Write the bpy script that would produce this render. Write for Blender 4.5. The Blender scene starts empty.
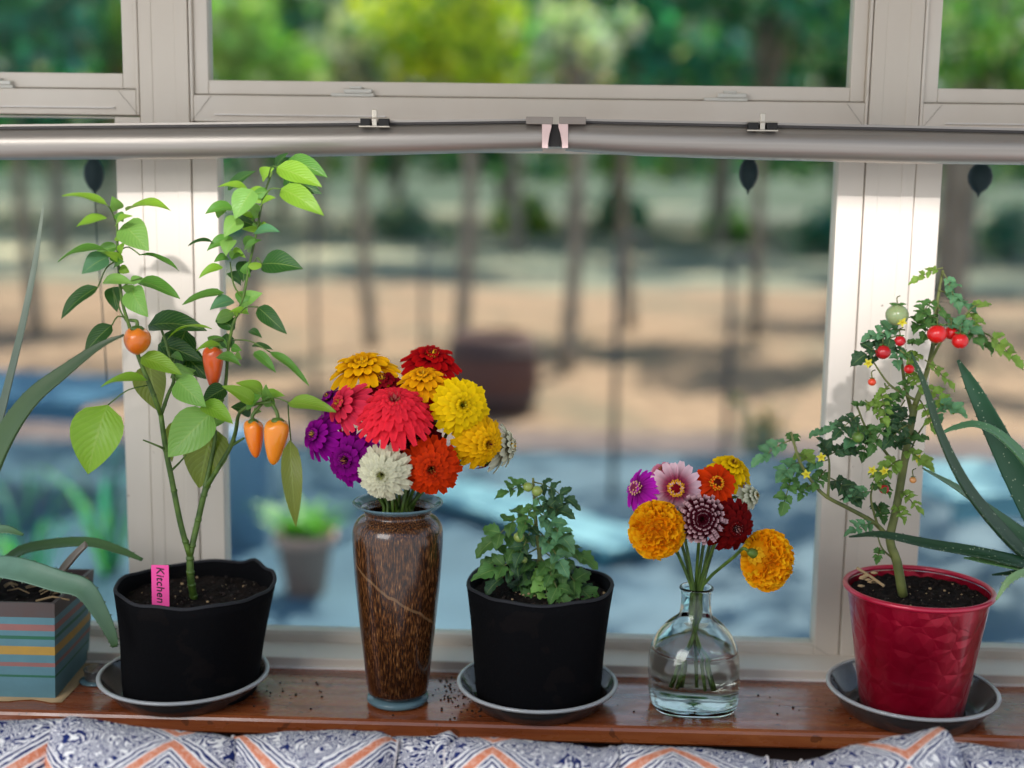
import bpy, math, random
from mathutils import Vector, Matrix, noise
random.seed(7)
PI = math.pi
sc = bpy.context.scene
C = sc.collection
# ------------------------------------------------------------------ camera
F = 1300.0
CAM = Vector((0, 0, .60))
cm = Matrix.Rotation(math.radians(1.75), 3, 'Z') @ Matrix.Rotation(math.radians(90-8.75), 3, 'X') @ Matrix.Rotation(math.radians(.8), 3, 'Z')
cd = bpy.data.cameras.new('camera'); cam = bpy.data.objects.new('camera', cd); C.objects.link(cam)
cam.matrix_world = Matrix.Translation(CAM) @ cm.to_4x4()
cd.sensor_width = 36; cd.lens = F/1024*36; cd.clip_end = 300; cd.clip_start = .05
cd.dof.use_dof = True; cd.dof.focus_distance = 1.46; cd.dof.aperture_fstop = 1.7
sc.camera = cam
def P(px, py, Y):
    """survey helper: the point of the photograph at real distance Y"""
    d = cm @ Vector(((px-512)/F, -(py-384)/F, -1)); return CAM + d*(Y/d.y)
def PZ(px, py, z=0.0):
    d = cm @ Vector(((px-512)/F, -(py-384)/F, -1)); return CAM + d*((z-CAM.z)/d.z)
def S(px, Y=1.45, z=.1):            # length in metres of px pixels at Y
    return px*(Y*.988+(CAM.z-z)*.152)/F
SF, SB = 1.385, 1.535                # sill front and back edge
YC = 1.455                           # middle line of the pots
YP = 1.60                            # face of the window posts

# ------------------------------------------------------------------ materials
def hexc(h):
    h = h.lstrip('#'); r = [int(h[i:i+2], 16)/255 for i in (0, 2, 4)]
    return tuple(c/12.92 if c <= .04045 else ((c+.055)/1.055)**2.4 for c in r) + (1,)
def mix(a, b, t): return tuple(a[i]*(1-t)+b[i]*t for i in range(3)) + (1,)
class N:
    def __init__(s, name):
        s.m = bpy.data.materials.new(name); s.m.use_nodes = True; s.t = s.m.node_tree; s.n = s.t.nodes; s.l = s.t.links
        s.b = s.n['Principled BSDF']; s.out = s.n['Material Output']
    def a(s, typ, **k):
        x = s.n.new('ShaderNode'+typ)
        for q, v in k.items():
            if q in x.inputs: x.inputs[q].default_value = v
            else: setattr(x, q, v)
        return x
    def k(s, a, b): s.l.new(a, b); return s
    def set(s, **k):
        for q, v in k.items(): s.b.inputs[q.replace('_', ' ')].default_value = v
        return s
    def coord(s, which='Object', scale=(1, 1, 1), rot=(0, 0, 0)):
        t = s.a('TexCoord'); mp = s.a('Mapping'); mp.inputs['Scale'].default_value = scale; mp.inputs['Rotation'].default_value = rot
        s.k(t.outputs[which], mp.inputs[0]); return mp.outputs[0]
    def noise(s, vec, scale=5, detail=4, rough=.5, dist=0):
        x = s.a('TexNoise'); x.inputs['Scale'].default_value = scale; x.inputs['Detail'].default_value = detail
        x.inputs['Roughness'].default_value = rough; x.inputs['Distortion'].default_value = dist
        s.k(vec, x.inputs['Vector']); return x.outputs['Fac']
    def ramp(s, fac, stops, interp='LINEAR'):
        r = s.a('ValToRGB'); e = r.color_ramp.elements; r.color_ramp.interpolation = interp
        while len(e) < len(stops): e.new(.5)
        for i, (p, c) in enumerate(stops):
            e[i].position = p; e[i].color = c if len(c) == 4 else tuple(c)+(1,)
        s.k(fac, r.inputs[0]); return r.outputs[0]
    def math(s, op, a, b=None, c=None, clamp=False):
        x = s.a('Math'); x.operation = op; x.use_clamp = clamp
        for i, v in enumerate((a, b, c)):
            if v is None: continue
            if isinstance(v, (int, float)): x.inputs[i].default_value = v
            else: s.k(v, x.inputs[i])
        return x.outputs[0]
    def mixc(s, f, a, b, blend='MIX'):
        x = s.a('Mix'); x.data_type = 'RGBA'; x.blend_type = blend
        for i, v in ((0, f), (6, a), (7, b)):
            if isinstance(v, (int, float)): x.inputs[i].default_value = v
            elif isinstance(v, tuple): x.inputs[i].default_value = v
            else: s.k(v, x.inputs[i])
        return x.outputs[2]
    def bump(s, h, strength=.3, dist=.002):
        x = s.a('Bump'); x.inputs['Strength'].default_value = strength; x.inputs['Distance'].default_value = dist
        s.k(h, x.inputs['Height']); s.k(x.outputs[0], s.b.inputs['Normal']); return s
    def col(s, c): s.k(c, s.b.inputs['Base Color']); return s
def plain(name, c, rough=.5, **k):
    n = N(name); n.set(Base_Color=hexc(c) if isinstance(c, str) else c, Roughness=rough, **k); return n.m
MAT = {}
def leafy(name, trans=.45, rough=.42, vein=True):
    n = N(name); at = n.a('Attribute'); at.attribute_name = 'Col'
    c = at.outputs['Color']
    if vein:
        uv = n.a('TexCoord').outputs['UV']; sp = n.a('SeparateXYZ'); n.k(uv, sp.inputs[0])
        u = n.math('ABSOLUTE', n.math('SUBTRACT', sp.outputs[0], .5))
        mid = n.math('LESS_THAN', u, .025)
        w = n.math('SINE', n.math('MULTIPLY', n.math('SUBTRACT', sp.outputs[1], n.math('MULTIPLY', u, .7)), 62))
        side = n.math('MULTIPLY', n.math('GREATER_THAN', w, .93), .35)
        v = n.math('MAXIMUM', n.math('MULTIPLY', mid, .5), side)
        c2 = n.mixc(n.math('MULTIPLY', v, .5), c, hexc('#B9D070'))
        nz = n.noise(n.coord('Object'), 90, 3)
        c2 = n.mixc(n.math('MULTIPLY', nz, .3), c2, n.mixc(.5, c2, hexc('#102A06')))
        n.bump(n.math('ADD', n.math('MULTIPLY', w, -.3), nz), .35, .0012)
    else: c2 = c
    n.col(c2); n.set(Roughness=rough)
    tr = n.a('BsdfTranslucent'); n.k(n.mixc(1.0, c2, hexc('#F2FF90'), 'MULTIPLY'), tr.inputs[0])
    mx = n.a('MixShader'); mx.inputs[0].default_value = trans
    n.k(n.b.outputs[0], mx.inputs[1]); n.k(tr.outputs[0], mx.inputs[2]); n.k(mx.outputs[0], n.out.inputs[0]); return n.m
MAT['leaf'] = leafy('plant_leaf', .35)
MAT['tomato_leaf'] = leafy('tomato_leaf', .25, .55)
MAT['tree_leaf'] = leafy('tree_leaf', .5, .6, False)
n = N('petal'); at = n.a('Attribute'); at.attribute_name = 'Col'; n.col(at.outputs['Color']); n.set(Roughness=.6); n.b.inputs['Specular IOR Level'].default_value = .05
tr = n.a('BsdfTranslucent'); n.k(at.outputs['Color'], tr.inputs[0]); mx = n.a('MixShader'); mx.inputs[0].default_value = .28
n.k(n.b.outputs[0], mx.inputs[1]); n.k(tr.outputs[0], mx.inputs[2]); n.k(mx.outputs[0], n.out.inputs[0]); MAT['petal'] = n.m
n = N('green_stem'); nz = n.noise(n.coord('Object'), 60, 3); n.col(n.ramp(nz, [(.3, hexc('#2F4A14')), (.7, hexc('#5E7A2A'))])); n.set(Roughness=.5); n.bump(nz, .3); MAT['stem'] = n.m
n = N('tomato_stem'); nz = n.noise(n.coord('Object'), 40, 3); n.col(n.ramp(nz, [(.3, hexc('#4A5226')), (.7, hexc('#7A8042'))])); n.set(Roughness=.6); n.bump(nz, .3); MAT['tstem'] = n.m
# aloe
n = N('aloe_skin'); co = n.coord('Object', (1.3, 1.3, 1)); vo = n.a('TexVoronoi'); vo.inputs['Scale'].default_value = 150; n.k(co, vo.inputs['Vector'])
spot = n.math('LESS_THAN', vo.outputs['Distance'], .15); at = n.a('Attribute'); at.attribute_name = 'Col'
n.col(n.mixc(n.math('MULTIPLY', spot, .45), at.outputs['Color'], hexc('#C4D2B0'))); n.set(Roughness=.42, Subsurface_Weight=.0); MAT['aloe'] = n.m
n = N('aloe_skin_plain'); at = n.a('Attribute'); at.attribute_name = 'Col'; nz = n.noise(n.coord('Object'), 70, 3); n.col(n.mixc(n.math('MULTIPLY', nz, .35), at.outputs['Color'], hexc('#2E4A30'))); n.set(Roughness=.45); n.bump(nz, .2, .001); MAT['aloe_plain'] = n.m
# window frame paint
n = N('cream_window_paint'); nz = n.noise(n.coord('Object', (1, 1, .3)), 6, 5); vo = n.a('TexVoronoi'); vo.inputs['Scale'].default_value = 42; n.k(n.coord('Object'), vo.inputs['Vector'])
base = n.ramp(nz, [(.3, hexc('#CEC3B3')), (.7, hexc('#DAD1C4'))])
fl = n.math('LESS_THAN', vo.outputs['Distance'], .055); gate = n.math('GREATER_THAN', n.noise(n.coord('Object'), 18, 2), .52)
n.col(n.mixc(n.math('MULTIPLY', n.math('MULTIPLY', fl, gate), .75), base, hexc('#5F4A33'))); n.set(Roughness=.42)
n.bump(n.noise(n.coord('Object'), 120, 2), .12, .001); MAT['frame'] = n.m
MAT['groove'] = plain('groove_tone', '#857A6C', .8)  # grey-brown of the caulk, mitre and joint lines
MAT['white_line'] = plain('highlight_bead', '#E6E0DA', .4)  # pale colour painted in for highlight lines along frame and rail
# glass pane: thin clear sheet with a weak mirror
def thin_glass(name, tint, refl=.6, rough=.0, white=0.0):
    n = N(name); tr = n.a('BsdfTransparent'); tr.inputs[0].default_value = tint; gl = n.a('BsdfGlossy'); gl.inputs['Roughness'].default_value = rough
    fr = n.a('Fresnel'); fr.inputs[0].default_value = 1.45; mx = n.a('MixShader')
    n.k(n.math('MULTIPLY', fr.outputs[0], refl), mx.inputs[0]); n.k(tr.outputs[0], mx.inputs[1]); n.k(gl.outputs[0], mx.inputs[2])
    o = mx
    if white:
        df = n.a('BsdfDiffuse'); df.inputs[0].default_value = (.8, .82, .82, 1); m2 = n.a('MixShader'); m2.inputs[0].default_value = white
        n.k(mx.outputs[0], m2.inputs[1]); n.k(df.outputs[0], m2.inputs[2]); o = m2
    n.k(o.outputs[0], n.out.inputs[0]); n.n.remove(n.b); return n.m
MAT['pane'] = thin_glass('window_glass', (.93, .97, .97, 1), .02)
MAT['saucer'] = thin_glass('clear_saucer_plastic', (.84, .85, .85, 1), 1.2, .10, .05)
MAT['saucer_rim'] = thin_glass('clear_saucer_rim', (.85, .88, .88, 1), 2.2, .08, .42)
n = N('bottle_glass'); g = n.a('BsdfGlass'); g.inputs['Color'].default_value = (.985, 1, .99, 1); g.inputs['IOR'].default_value = 1.45; g.inputs['Roughness'].default_value = 0
n.k(g.outputs[0], n.out.inputs[0]); n.n.remove(n.b); MAT['bottle'] = n.m
n = N('water'); g = n.a('BsdfGlass'); g.inputs['Color'].default_value = (.99, 1, .985, 1); g.inputs['IOR'].default_value = 1.33; g.inputs['Roughness'].default_value = 0
n.k(g.outputs[0], n.out.inputs[0]); n.n.remove(n.b); MAT['water'] = n.m
# varnished wood
n = N('varnished_sill_wood'); co = n.coord('Object', (1.2, 14, 14)); g1 = n.noise(co, 3.5, 8, .6, .6); g2 = n.noise(n.coord('Object', (2, 3, 3)), 3, 4)
c = n.ramp(g1, [(.25, hexc('#64301A')), (.5, hexc('#954E28')), (.75, hexc('#B56C3A'))])
c = n.mixc(n.math('MULTIPLY', g2, .5), c, hexc('#6A3420'))
dirt = n.math('GREATER_THAN', n.noise(n.coord('Object'), 55, 4), .66)
c = n.mixc(n.math('MULTIPLY', dirt, .5), c, hexc('#2E1C14'))
n.col(c); n.k(n.ramp(n.noise(n.coord('Object', (3, 8, 8)), 9, 5), [(.35, (.16,)*3), (.7, (.42,)*3)]), n.b.inputs['Roughness'])
n.set(Coat_Weight=.5, Coat_Roughness=.12); n.bump(g1, .25, .001); MAT['wood'] = n.m
MAT['dark_wall'] = plain('dark_panel_below_sill', '#2A1A14', .7)
# black felt
n = N('black_grow_bag_felt'); nz = n.noise(n.coord('Object'), 260, 3); st = n.noise(n.coord('Object'), 16, 4)
n.col(n.mixc(n.math('MULTIPLY', n.math('GREATER_THAN', st, .62), .25), hexc('#0A0A0C'), hexc('#1C1614'))); n.set(Roughness=.85); n.b.inputs['Specular IOR Level'].default_value = .08; n.bump(nz, .5, .001); MAT['felt'] = n.m
MAT['felt_edge'] = plain('felt_edge', '#1A1B20', .8)
def soilmat(name, dark, light):
    n = N(name); co = n.coord('Object'); nz = n.noise(co, 90, 6, .7); vo = n.a('TexVoronoi'); vo.inputs['Scale'].default_value = 170; n.k(co, vo.inputs['Vector'])
    c = n.ramp(nz, [(.35, hexc(dark)), (.7, hexc(light))]); f = n.math('MULTIPLY', n.math('LESS_THAN', vo.outputs['Distance'], .16), n.math('GREATER_THAN', n.noise(co, 40, 1), .56))
    n.col(n.mixc(n.math('MULTIPLY', f, .7), c, hexc('#9A8D78'))); n.set(Roughness=.95); n.b.inputs['Specular IOR Level'].default_value = .15; n.bump(nz, 1, .004); return n.m
MAT['soil'] = soilmat('potting_soil', '#0B0808', '#2A211C')
MAT['crumb'] = plain('soil_crumb', '#241812', .95)
MAT['bark'] = plain('dry_straw', '#A58B66', .9)
# red tin
n = N('red_embossed_tin'); co = n.coord('Object'); vo = n.a('TexVoronoi'); vo.feature = 'DISTANCE_TO_EDGE'; vo.inputs['Scale'].default_value = 48; n.k(co, vo.inputs['Vector'])
n.col(n.ramp(n.noise(co, 14, 3), [(.3, hexc('#8C0420')), (.7, hexc('#B40A30'))])); n.set(Roughness=.28, Metallic=.55, Coat_Weight=.5, Coat_Roughness=.12)
n.bump(vo.outputs['Distance'], .6, .004); MAT['tin'] = n.m
MAT['tin_rim'] = plain('red_tin_rim', '#B81238', .3, Metallic=.2, Coat_Weight=.5)
# brown vase
n = N('brown_speckled_glass'); st = n.noise(n.coord('Object', (1, 1, .16)), 620, 3, .6); sp = n.noise(n.coord('Object', (1, 1, .5)), 60, 4)
c = n.ramp(st, [(.34, hexc('#1A0D08')), (.5, hexc('#42240F')), (.62, hexc('#6E4524')), (.76, hexc('#A87C4C'))])
tc = n.a('TexCoord'); sx = n.a('SeparateXYZ'); n.k(tc.outputs['Object'], sx.inputs[0])
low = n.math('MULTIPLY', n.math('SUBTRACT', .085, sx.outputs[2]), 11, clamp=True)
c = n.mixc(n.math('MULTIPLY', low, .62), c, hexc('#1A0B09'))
# one pale ribbon winding round
ang = n.math('ARCTAN2', sx.outputs[1], sx.outputs[0])
rb = n.math('ABSOLUTE', n.math('SUBTRACT', n.math('FRACT', n.math('ADD', n.math('MULTIPLY', ang, .159), n.math('ADD', n.math('MULTIPLY', sx.outputs[2], 5.2), n.math('MULTIPLY', sp, .05)))), .5))
c = n.mixc(n.math('MULTIPLY', n.math('LESS_THAN', rb, .009), .3), c, hexc('#B08A62'))
n.col(c); n.set(Roughness=.25, Coat_Weight=.45, Coat_Roughness=.04); MAT['vase'] = n.m
MAT['vase_lip'] = plain('pale_blue_glass', '#7A9CA6', .08, Transmission_Weight=.5, IOR=1.45)
# silver tube
n = N('satin_aluminium'); nz = n.noise(n.coord('Object', (1, 60, 60)), 4, 3); n.col(n.ramp(nz, [(.3, hexc('#9E978F')), (.7, hexc('#ACA59D'))])); n.set(Roughness=.38, Metallic=.75); MAT['alu'] = n.m
MAT['alu_dark'] = plain('dark_channel', '#4A4644', .5, Metallic=.4)
MAT['cap'] = plain('taupe_cap_plastic', '#8F857C', .5)
MAT['clip_metal'] = plain('zinc_clip', '#C9C0B0', .3, Metallic=.9)
MAT['rubber'] = plain('black_rubber', '#15120F', .6)
MAT['pink_plastic'] = plain('pale_pink_plastic', '#E6C8C2', .4)
MAT['latch'] = plain('latch_plastic', '#CFCCC2', .45)
MAT['pendant'] = plain('dark_pendant', '#14282C', .6)
# pepper fruit, tomato, labels
n = N('pepper_skin'); at = n.a('Attribute'); at.attribute_name = 'Col'; n.col(at.outputs['Color']); n.set(Roughness=.28, Coat_Weight=.4, Subsurface_Weight=.15); n.b.inputs['Subsurface Scale'].default_value = .01; MAT['fruit'] = n.m
MAT['pink_label'] = plain('hot_pink_label', '#F0479A', .6)
MAT['ink'] = plain('black_ink', '#1A0A16', .7)
# striped planter
n = N('striped_planter_paint'); sx = n.a('SeparateXYZ'); n.k(n.a('TexCoord').outputs['UV'], sx.inputs[0])
v = n.math('ADD', sx.outputs[1], n.math('MULTIPLY', n.noise(n.coord('Object'), 30, 2), .004))
B, Rr, G, Y_ = hexc('#5F8C96'), hexc('#A5685F'), hexc('#1F6B45'), hexc('#C99A2E')
stops = [(0, B), (.215, G), (.24, B), (.33, Rr), (.372, B), (.455, Y_), (.545, B), (.62, G), (.655, B), (.71, Rr), (.775, B), (.85, hexc('#5A4038'))]
c = n.ramp(v, stops, 'CONSTANT'); wear = n.noise(n.coord('Object'), 45, 5, .65)
n.col(n.mixc(n.math('MULTIPLY', wear, .5), c, hexc('#3E5A60'))); n.set(Roughness=.55); n.bump(wear, .2, .001); MAT['stripes'] = n.m
# cushion cloth: ogee lattice of coral ribbons over navy paisley on white
n = N('paisley_cushion_cloth'); uv = n.a('TexCoord').outputs['UV']; sx = n.a('SeparateXYZ'); n.k(uv, sx.inputs[0]); u, v = sx.outputs[0], sx.outputs[1]
wv = n.math('ABSOLUTE', n.math('SUBTRACT', n.math('FRACT', n.math('DIVIDE', u, .15)), .5))   # 0..0.5 triangle
sm = n.math('MULTIPLY', n.math('SUBTRACT', n.math('POWER', n.math('MULTIPLY', wv, 2), 1.25), .5), .062)
def latt(shift, sign):
    f = n.math('ADD', n.math('DIVIDE', n.math('SUBTRACT', v, n.math('MULTIPLY', sm, sign)), .16), shift)
    return n.math('MULTIPLY', n.math('ABSOLUTE', n.math('SUBTRACT', n.math('FRACT', f), .5)), .16)
d = n.math('MINIMUM', latt(.5, 1.0), latt(.0, -1.0))
nz = n.noise(uv, 260, 2, .5, 1.5); n3 = n.noise(uv, 52, 1.5, .5, .9); n4 = n.noise(uv, 30, 0); nf = n.a('TexNoise'); nf.inputs['Scale'].default_value = 60; n.k(uv, nf.inputs['Vector'])
wt = n.a('TexWave'); wt.wave_type = 'RINGS'; wt.inputs['Scale'].default_value = 55; wt.inputs['Distortion'].default_value = 16; wt.inputs['Detail'].default_value = 2.5; wt.inputs['Detail Scale'].default_value = 1.6; n.k(uv, wt.inputs['Vector'])
navy = n.mixc(nz, hexc('#131F55'), hexc('#22326F')); white = hexc('#F0ECE8'); coral = n.mixc(n.math('GREATER_THAN', nz, .55), hexc('#D9825F'), hexc('#E8B39C'))
cf = n.math('SINE', n.math('ADD', n.math('MULTIPLY', n3, 88), n.math('MULTIPLY', n4, 20)))
fill = n.mixc(n.math('GREATER_THAN', cf, -.12), white, navy)
rip = n.math('SINE', n.math('ADD', n.math('MULTIPLY', d, 950), n.math('MULTIPLY', nf.outputs['Fac'], 10)))
fill2 = n.mixc(n.math('GREATER_THAN', rip, .05), white, navy)
zone = n.math('LESS_THAN', d, .022)
c = n.mixc(zone, fill, fill2)
c = n.mixc(n.math('LESS_THAN', d, .0085), c, white); c = n.mixc(n.math('LESS_THAN', d, .006), c, coral)
n.col(c); n.set(Roughness=.85); n.b.inputs['Specular IOR Level'].default_value = .15; n.bump(n.noise(uv, 1500, 1), .3, .0005); MAT['cloth'] = n.m
MAT['seam'] = plain('cushion_piping', '#D8CFCB', .8)
# outside
n = N('yard_litter_far_shade'); co = n.coord('Object'); a1 = n.noise(co, .35, 4); a2 = n.noise(co, 5, 5, .7)
c = n.ramp(a2, [(.3, hexc('#6A5240')), (.5, hexc('#96765C')), (.7, hexc('#B89878'))]); c = n.mixc(n.ramp(a1, [(.5, (0,)*3), (.6, (.6,)*3)]), c, hexc('#5B5A48'))
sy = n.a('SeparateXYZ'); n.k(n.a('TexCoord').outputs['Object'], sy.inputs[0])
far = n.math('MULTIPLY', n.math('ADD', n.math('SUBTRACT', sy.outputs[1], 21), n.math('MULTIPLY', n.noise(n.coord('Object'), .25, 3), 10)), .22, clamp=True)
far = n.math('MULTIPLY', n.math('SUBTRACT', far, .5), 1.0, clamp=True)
cover = n.ramp(n.noise(n.coord('Object', (.5, 1, 1)), .5, 3), [(.42, hexc('#4F5E56')), (.56, hexc('#6E7866')), (.64, hexc('#C2B494'))])  # grey-green tone stands in for woodland shade on the far ground
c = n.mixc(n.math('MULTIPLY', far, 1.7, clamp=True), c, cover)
n.col(c); n.set(Roughness=.95); n.bump(a2, .6, .05); MAT['yard'] = n.m
n = N('blue_deck_paint'); co = n.coord('Object'); sx = n.a('SeparateXYZ'); n.k(co, sx.inputs[0])
gap = n.math('LESS_THAN', n.math('FRACT', n.math('DIVIDE', sx.outputs[1], .14)), .06)
c = n.ramp(n.noise(co, 1.6, 5), [(.3, hexc('#2E4B5C')), (.7, hexc('#4A6878'))]); n.col(n.mixc(gap, c, hexc('#24404E'))); n.set(Roughness=.45); MAT['deck'] = n.m
n = N('tree_bark'); nz = n.noise(n.coord('Object', (3, 3, .6)), 4, 5); n.col(n.ramp(nz, [(.3, hexc('#5A5148')), (.7, hexc('#A09688'))])); n.set(Roughness=.9); n.bump(nz, .8, .03); MAT['treebark'] = n.m
n = N('mulch'); n.col(n.ramp(n.noise(n.coord('Object'), 6, 4), [(.3, hexc('#4A3C3E')), (.7, hexc('#7E6A62'))])); n.set(Roughness=.95); MAT['mulch'] = n.m
MAT['teal'] = plain('teal_paint', '#3F8C9A', .45)
MAT['cyan'] = plain('pale_cyan_paint', '#6C9CA6', .5)
MAT['slate'] = plain('slate_blue_paint', '#3C6C86', .5)
MAT['iron'] = plain('dark_iron', '#34363A', .6)
MAT['hill'] = plain('grey_green_hillside', '#55624E', .95)  # one even grey-green
MAT['plaster'] = plain('ceiling_plaster', '#D8D4CC', .9)
MAT['terracotta'] = plain('terracotta', '#B89484', .8)
MAT['barrel'] = plain('old_brown_wood', '#5A3B34', .8)

# ------------------------------------------------------------------ mesh collector
class M:
    def __init__(s): s.v = []; s.f = []; s.c = []; s.uv = []; s.mi = []; s.hasuv = False
    def vert(s, p, c=(1, 1, 1, 1), uv=(0, 0)):
        s.v.append(Vector(p)); s.c.append(c); s.uv.append(uv); return len(s.v)-1
    def grid(s, rows, closed=False, mi=0):
        """rows of vertex indices -> quads"""
        for a, b in zip(rows, rows[1:]):
            k = len(a)
            for i in range(k if closed else k-1):
                j = (i+1) % k; s.f.append((a[i], a[j], b[j], b[i])); s.mi.append(mi)
    def face(s, ids, mi=0): s.f.append(tuple(ids)); s.mi.append(mi)
    def tube(s, pts, rad, n=8, c=(1, 1, 1, 1), cap=True, flat=1.0, mi=0):
        pts = [Vector(p) for p in pts]
        if isinstance(rad, (int, float)): rad = [rad]*len(pts)
        rows = []; prev = None
        for i, p in enumerate(pts):
            d = (pts[min(i+1, len(pts)-1)] - pts[max(i-1, 0)]).normalized()
            if prev is None: a = d.orthogonal().normalized()
            else:
                a = prev - d*prev.dot(d); a = a.normalized() if a.length > 1e-6 else d.orthogonal().normalized()
            prev = a; b = d.cross(a)
            rows.append([s.vert(p + (a*math.cos(2*PI*k/n) + b*math.sin(2*PI*k/n)*flat)*rad[i], c[i] if isinstance(c, list) else c) for k in range(n)])
        s.grid(rows, True, mi)
        if cap: s.face(rows[0][::-1], mi); s.face(rows[-1], mi)
        return s
    def lathe(s, prof, ctr=(0, 0, 0), n=48, fn=None, capb=True, capt=False, c=(1, 1, 1, 1), mi=0, sq=0.0):
        ctr = Vector(ctr); rows = []
        for j, (r, z) in enumerate(prof):
            row = []
            for k in range(n):
                a = 2*PI*k/n; rr, zz = (fn(r, z, a, j) if fn else (r, z))
                if sq:
                    ca, sa = abs(math.cos(a)), abs(math.sin(a)); e = 2+sq*4; rr = rr/((ca**e+sa**e)**(1/e)) if rr > .0001 else rr
                row.append(s.vert(ctr+Vector((rr*math.cos(a), rr*math.sin(a), zz)), c, (k/n, j/(len(prof)-1))))
            rows.append(row)
        s.grid(rows, True, mi)
        if capb: s.face(rows[0][::-1], mi)
        if capt: s.face(rows[-1], mi)
        return s
    def box(s, lo, hi, mi=0, tilt=None):
        x0, y0, z0 = lo; x1, y1, z1 = hi
        q = [s.vert(p) for p in ((x0, y0, z0), (x1, y0, z0), (x1, y1, z0), (x0, y1, z0), (x0, y0, z1), (x1, y0, z1), (x1, y1, z1), (x0, y1, z1))]
        for f in ((0, 3, 2, 1), (4, 5, 6, 7), (0, 1, 5, 4), (1, 2, 6, 5), (2, 3, 7, 6), (3, 0, 4, 7)): s.face([q[i] for i in f], mi)
        return s
    def ball(s, ctr, r, n=12, sc_=(1, 1, 1), c=(1, 1, 1, 1), mi=0, fn=None):
        ctr = Vector(ctr); rows = []
        for j in range(n//2+1):
            th = PI*j/(n//2)
            row = []
            for k in range(n):
                a = 2*PI*k/n; q = Vector((math.sin(th)*math.cos(a)*sc_[0], math.sin(th)*math.sin(a)*sc_[1], math.cos(th)*sc_[2]))*r
                if fn: q = fn(q)
                row.append(s.vert(ctr+q, c))
            rows.append(row)
        s.grid(rows[::-1], True, mi); return s
    def leaf(s, base, tip, width, up=None, bend=.15, fold=.25, c=(.1, .3, .05, 1), seg=9, lobes=0, wave=.03, shape=.42, tipc=None):
        base = Vector(base); tip = Vector(tip); L = (tip-base).length
        d = (tip-base).normalized(); up = Vector(up) if up else Vector((random.uniform(-.4, .4), -1, random.uniform(0, .8)))
        side = d.cross(up); side = side.normalized() if side.length > 1e-4 else d.orthogonal().normalized()
        nn = side.cross(d).normalized()
        if nn.dot(up) < 0: nn = -nn
        rows = []; ph = random.uniform(0, 6)
        for i in range(seg+1):
            t = i/seg
            w = width*.5*(math.sin(PI*t**(shape*1.6))**.85 if 0 < t < 1 else .02)
            if lobes: w *= 1+.17*math.sin(t*lobes*2*PI)
            ctr_ = base.lerp(tip, t) + nn*(bend*L*4*t*(1-t))*.5
            row = []
            for k in range(5):
                q = (k-2)/2
                cc = mix(c, tipc, t) if tipc else c
                row.append(s.vert(ctr_+side*(w*q)+nn*(abs(q)*w*fold*2*.5 + wave*L*.4*math.sin(ph+t*9+q*2)*abs(q)), cc, (.5+q*.5, t)))
            rows.append(row)
        s.grid(rows); return s
    def build(s, name, mat, root=None, loc=None, smooth=True, sub=0, bevel=0, parent=None):
        o0 = Vector(loc) if loc is not None else (root['_w'] if False else Vector(ORG.get(root.name, (0, 0, 0))) if root else Vector((0, 0, 0)))
        me = bpy.data.meshes.new(name); me.from_pydata([v-o0 for v in s.v], [], s.f)
        ms = mat if isinstance(mat, (list, tuple)) else [mat]
        for m in ms: me.materials.append(MAT[m] if isinstance(m, str) else m)
        me.polygons.foreach_set('material_index', s.mi)
        if smooth: me.polygons.foreach_set('use_smooth', [True]*len(s.f))
        ca = me.color_attributes.new('Col', 'FLOAT_COLOR', 'POINT')
        ca.data.foreach_set('color', [x for c in s.c for x in c])
        ul = me.uv_layers.new(name='UVMap'); li = [0]*len(me.loops); me.loops.foreach_get('vertex_index', li)
        ul.data.foreach_set('uv', [x for i in li for x in s.uv[i]])
        me.update(); o = bpy.data.objects.new(name, me); C.objects.link(o)
        if root is not None: o.parent = root; ORG[o.name] = tuple(o0) if root else (0, 0, 0)
        else: o.location = o0; ORG[o.name] = tuple(o0)
        if bevel:
            b = o.modifiers.new('b', 'BEVEL'); b.width = bevel; b.segments = 3; b.limit_method = 'ANGLE'; b.harden_normals = False
        if sub:
            q = o.modifiers.new('s', 'SUBSURF'); q.levels = sub; q.render_levels = sub
        return o
ORG = {}
def tag(o, label=None, cat=None, group=None, kind=None):
    for k, v in (('label', label), ('category', cat), ('group', group), ('kind', kind)):
        if v: o[k] = v
    return o
def thing(name, loc, label=None, cat=None, group=None, kind=None):
    o = bpy.data.objects.new(name, None); o.empty_display_size = .02; C.objects.link(o); o.location = loc; ORG[o.name] = tuple(loc)
    return tag(o, label, cat, group, kind)
def bez(pts, n=24):
    """Catmull-Rom through points"""
    pts = [Vector(p) for p in pts]; q = [pts[0]*2-pts[1]] + pts + [pts[-1]*2-pts[-2]]; out = []
    segs = len(pts)-1
    for i in range(segs):
        a, b, c, d = q[i:i+4]; m = max(2, n//segs)
        for k in range(m):
            t = k/m; out.append(.5*((2*b)+(c-a)*t+(2*a-5*b+4*c-d)*t*t+(3*b-a-3*c+d)*t**3))
    out.append(pts[-1]); return out
def lerp_list(vals, n):
    out = []
    for i in range(n):
        x = i/(n-1)*(len(vals)-1); k = min(int(x), len(vals)-2); out.append(vals[k]+(vals[k+1]-vals[k])*(x-k))
    return out
def smooth_angle(o, deg=35):
    pass

# ================================================================== SETTING
XL0, XL1, XR0, XR1 = P(118, 170, YP).x, P(218, 200, YP).x, P(835, 175, YP).x+.002, P(938, 175, YP).x
wp = XL1-XL0
zt, zb = .93, 0.0
def strut(name, m, mat, root=None, bevel=.0015, **k):
    o = m.build(name, mat, root, smooth=False, bevel=bevel, loc=(0, 0, 0) if root is None else None)
    if root is None: o['kind'] = 'structure'
    return o
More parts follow.
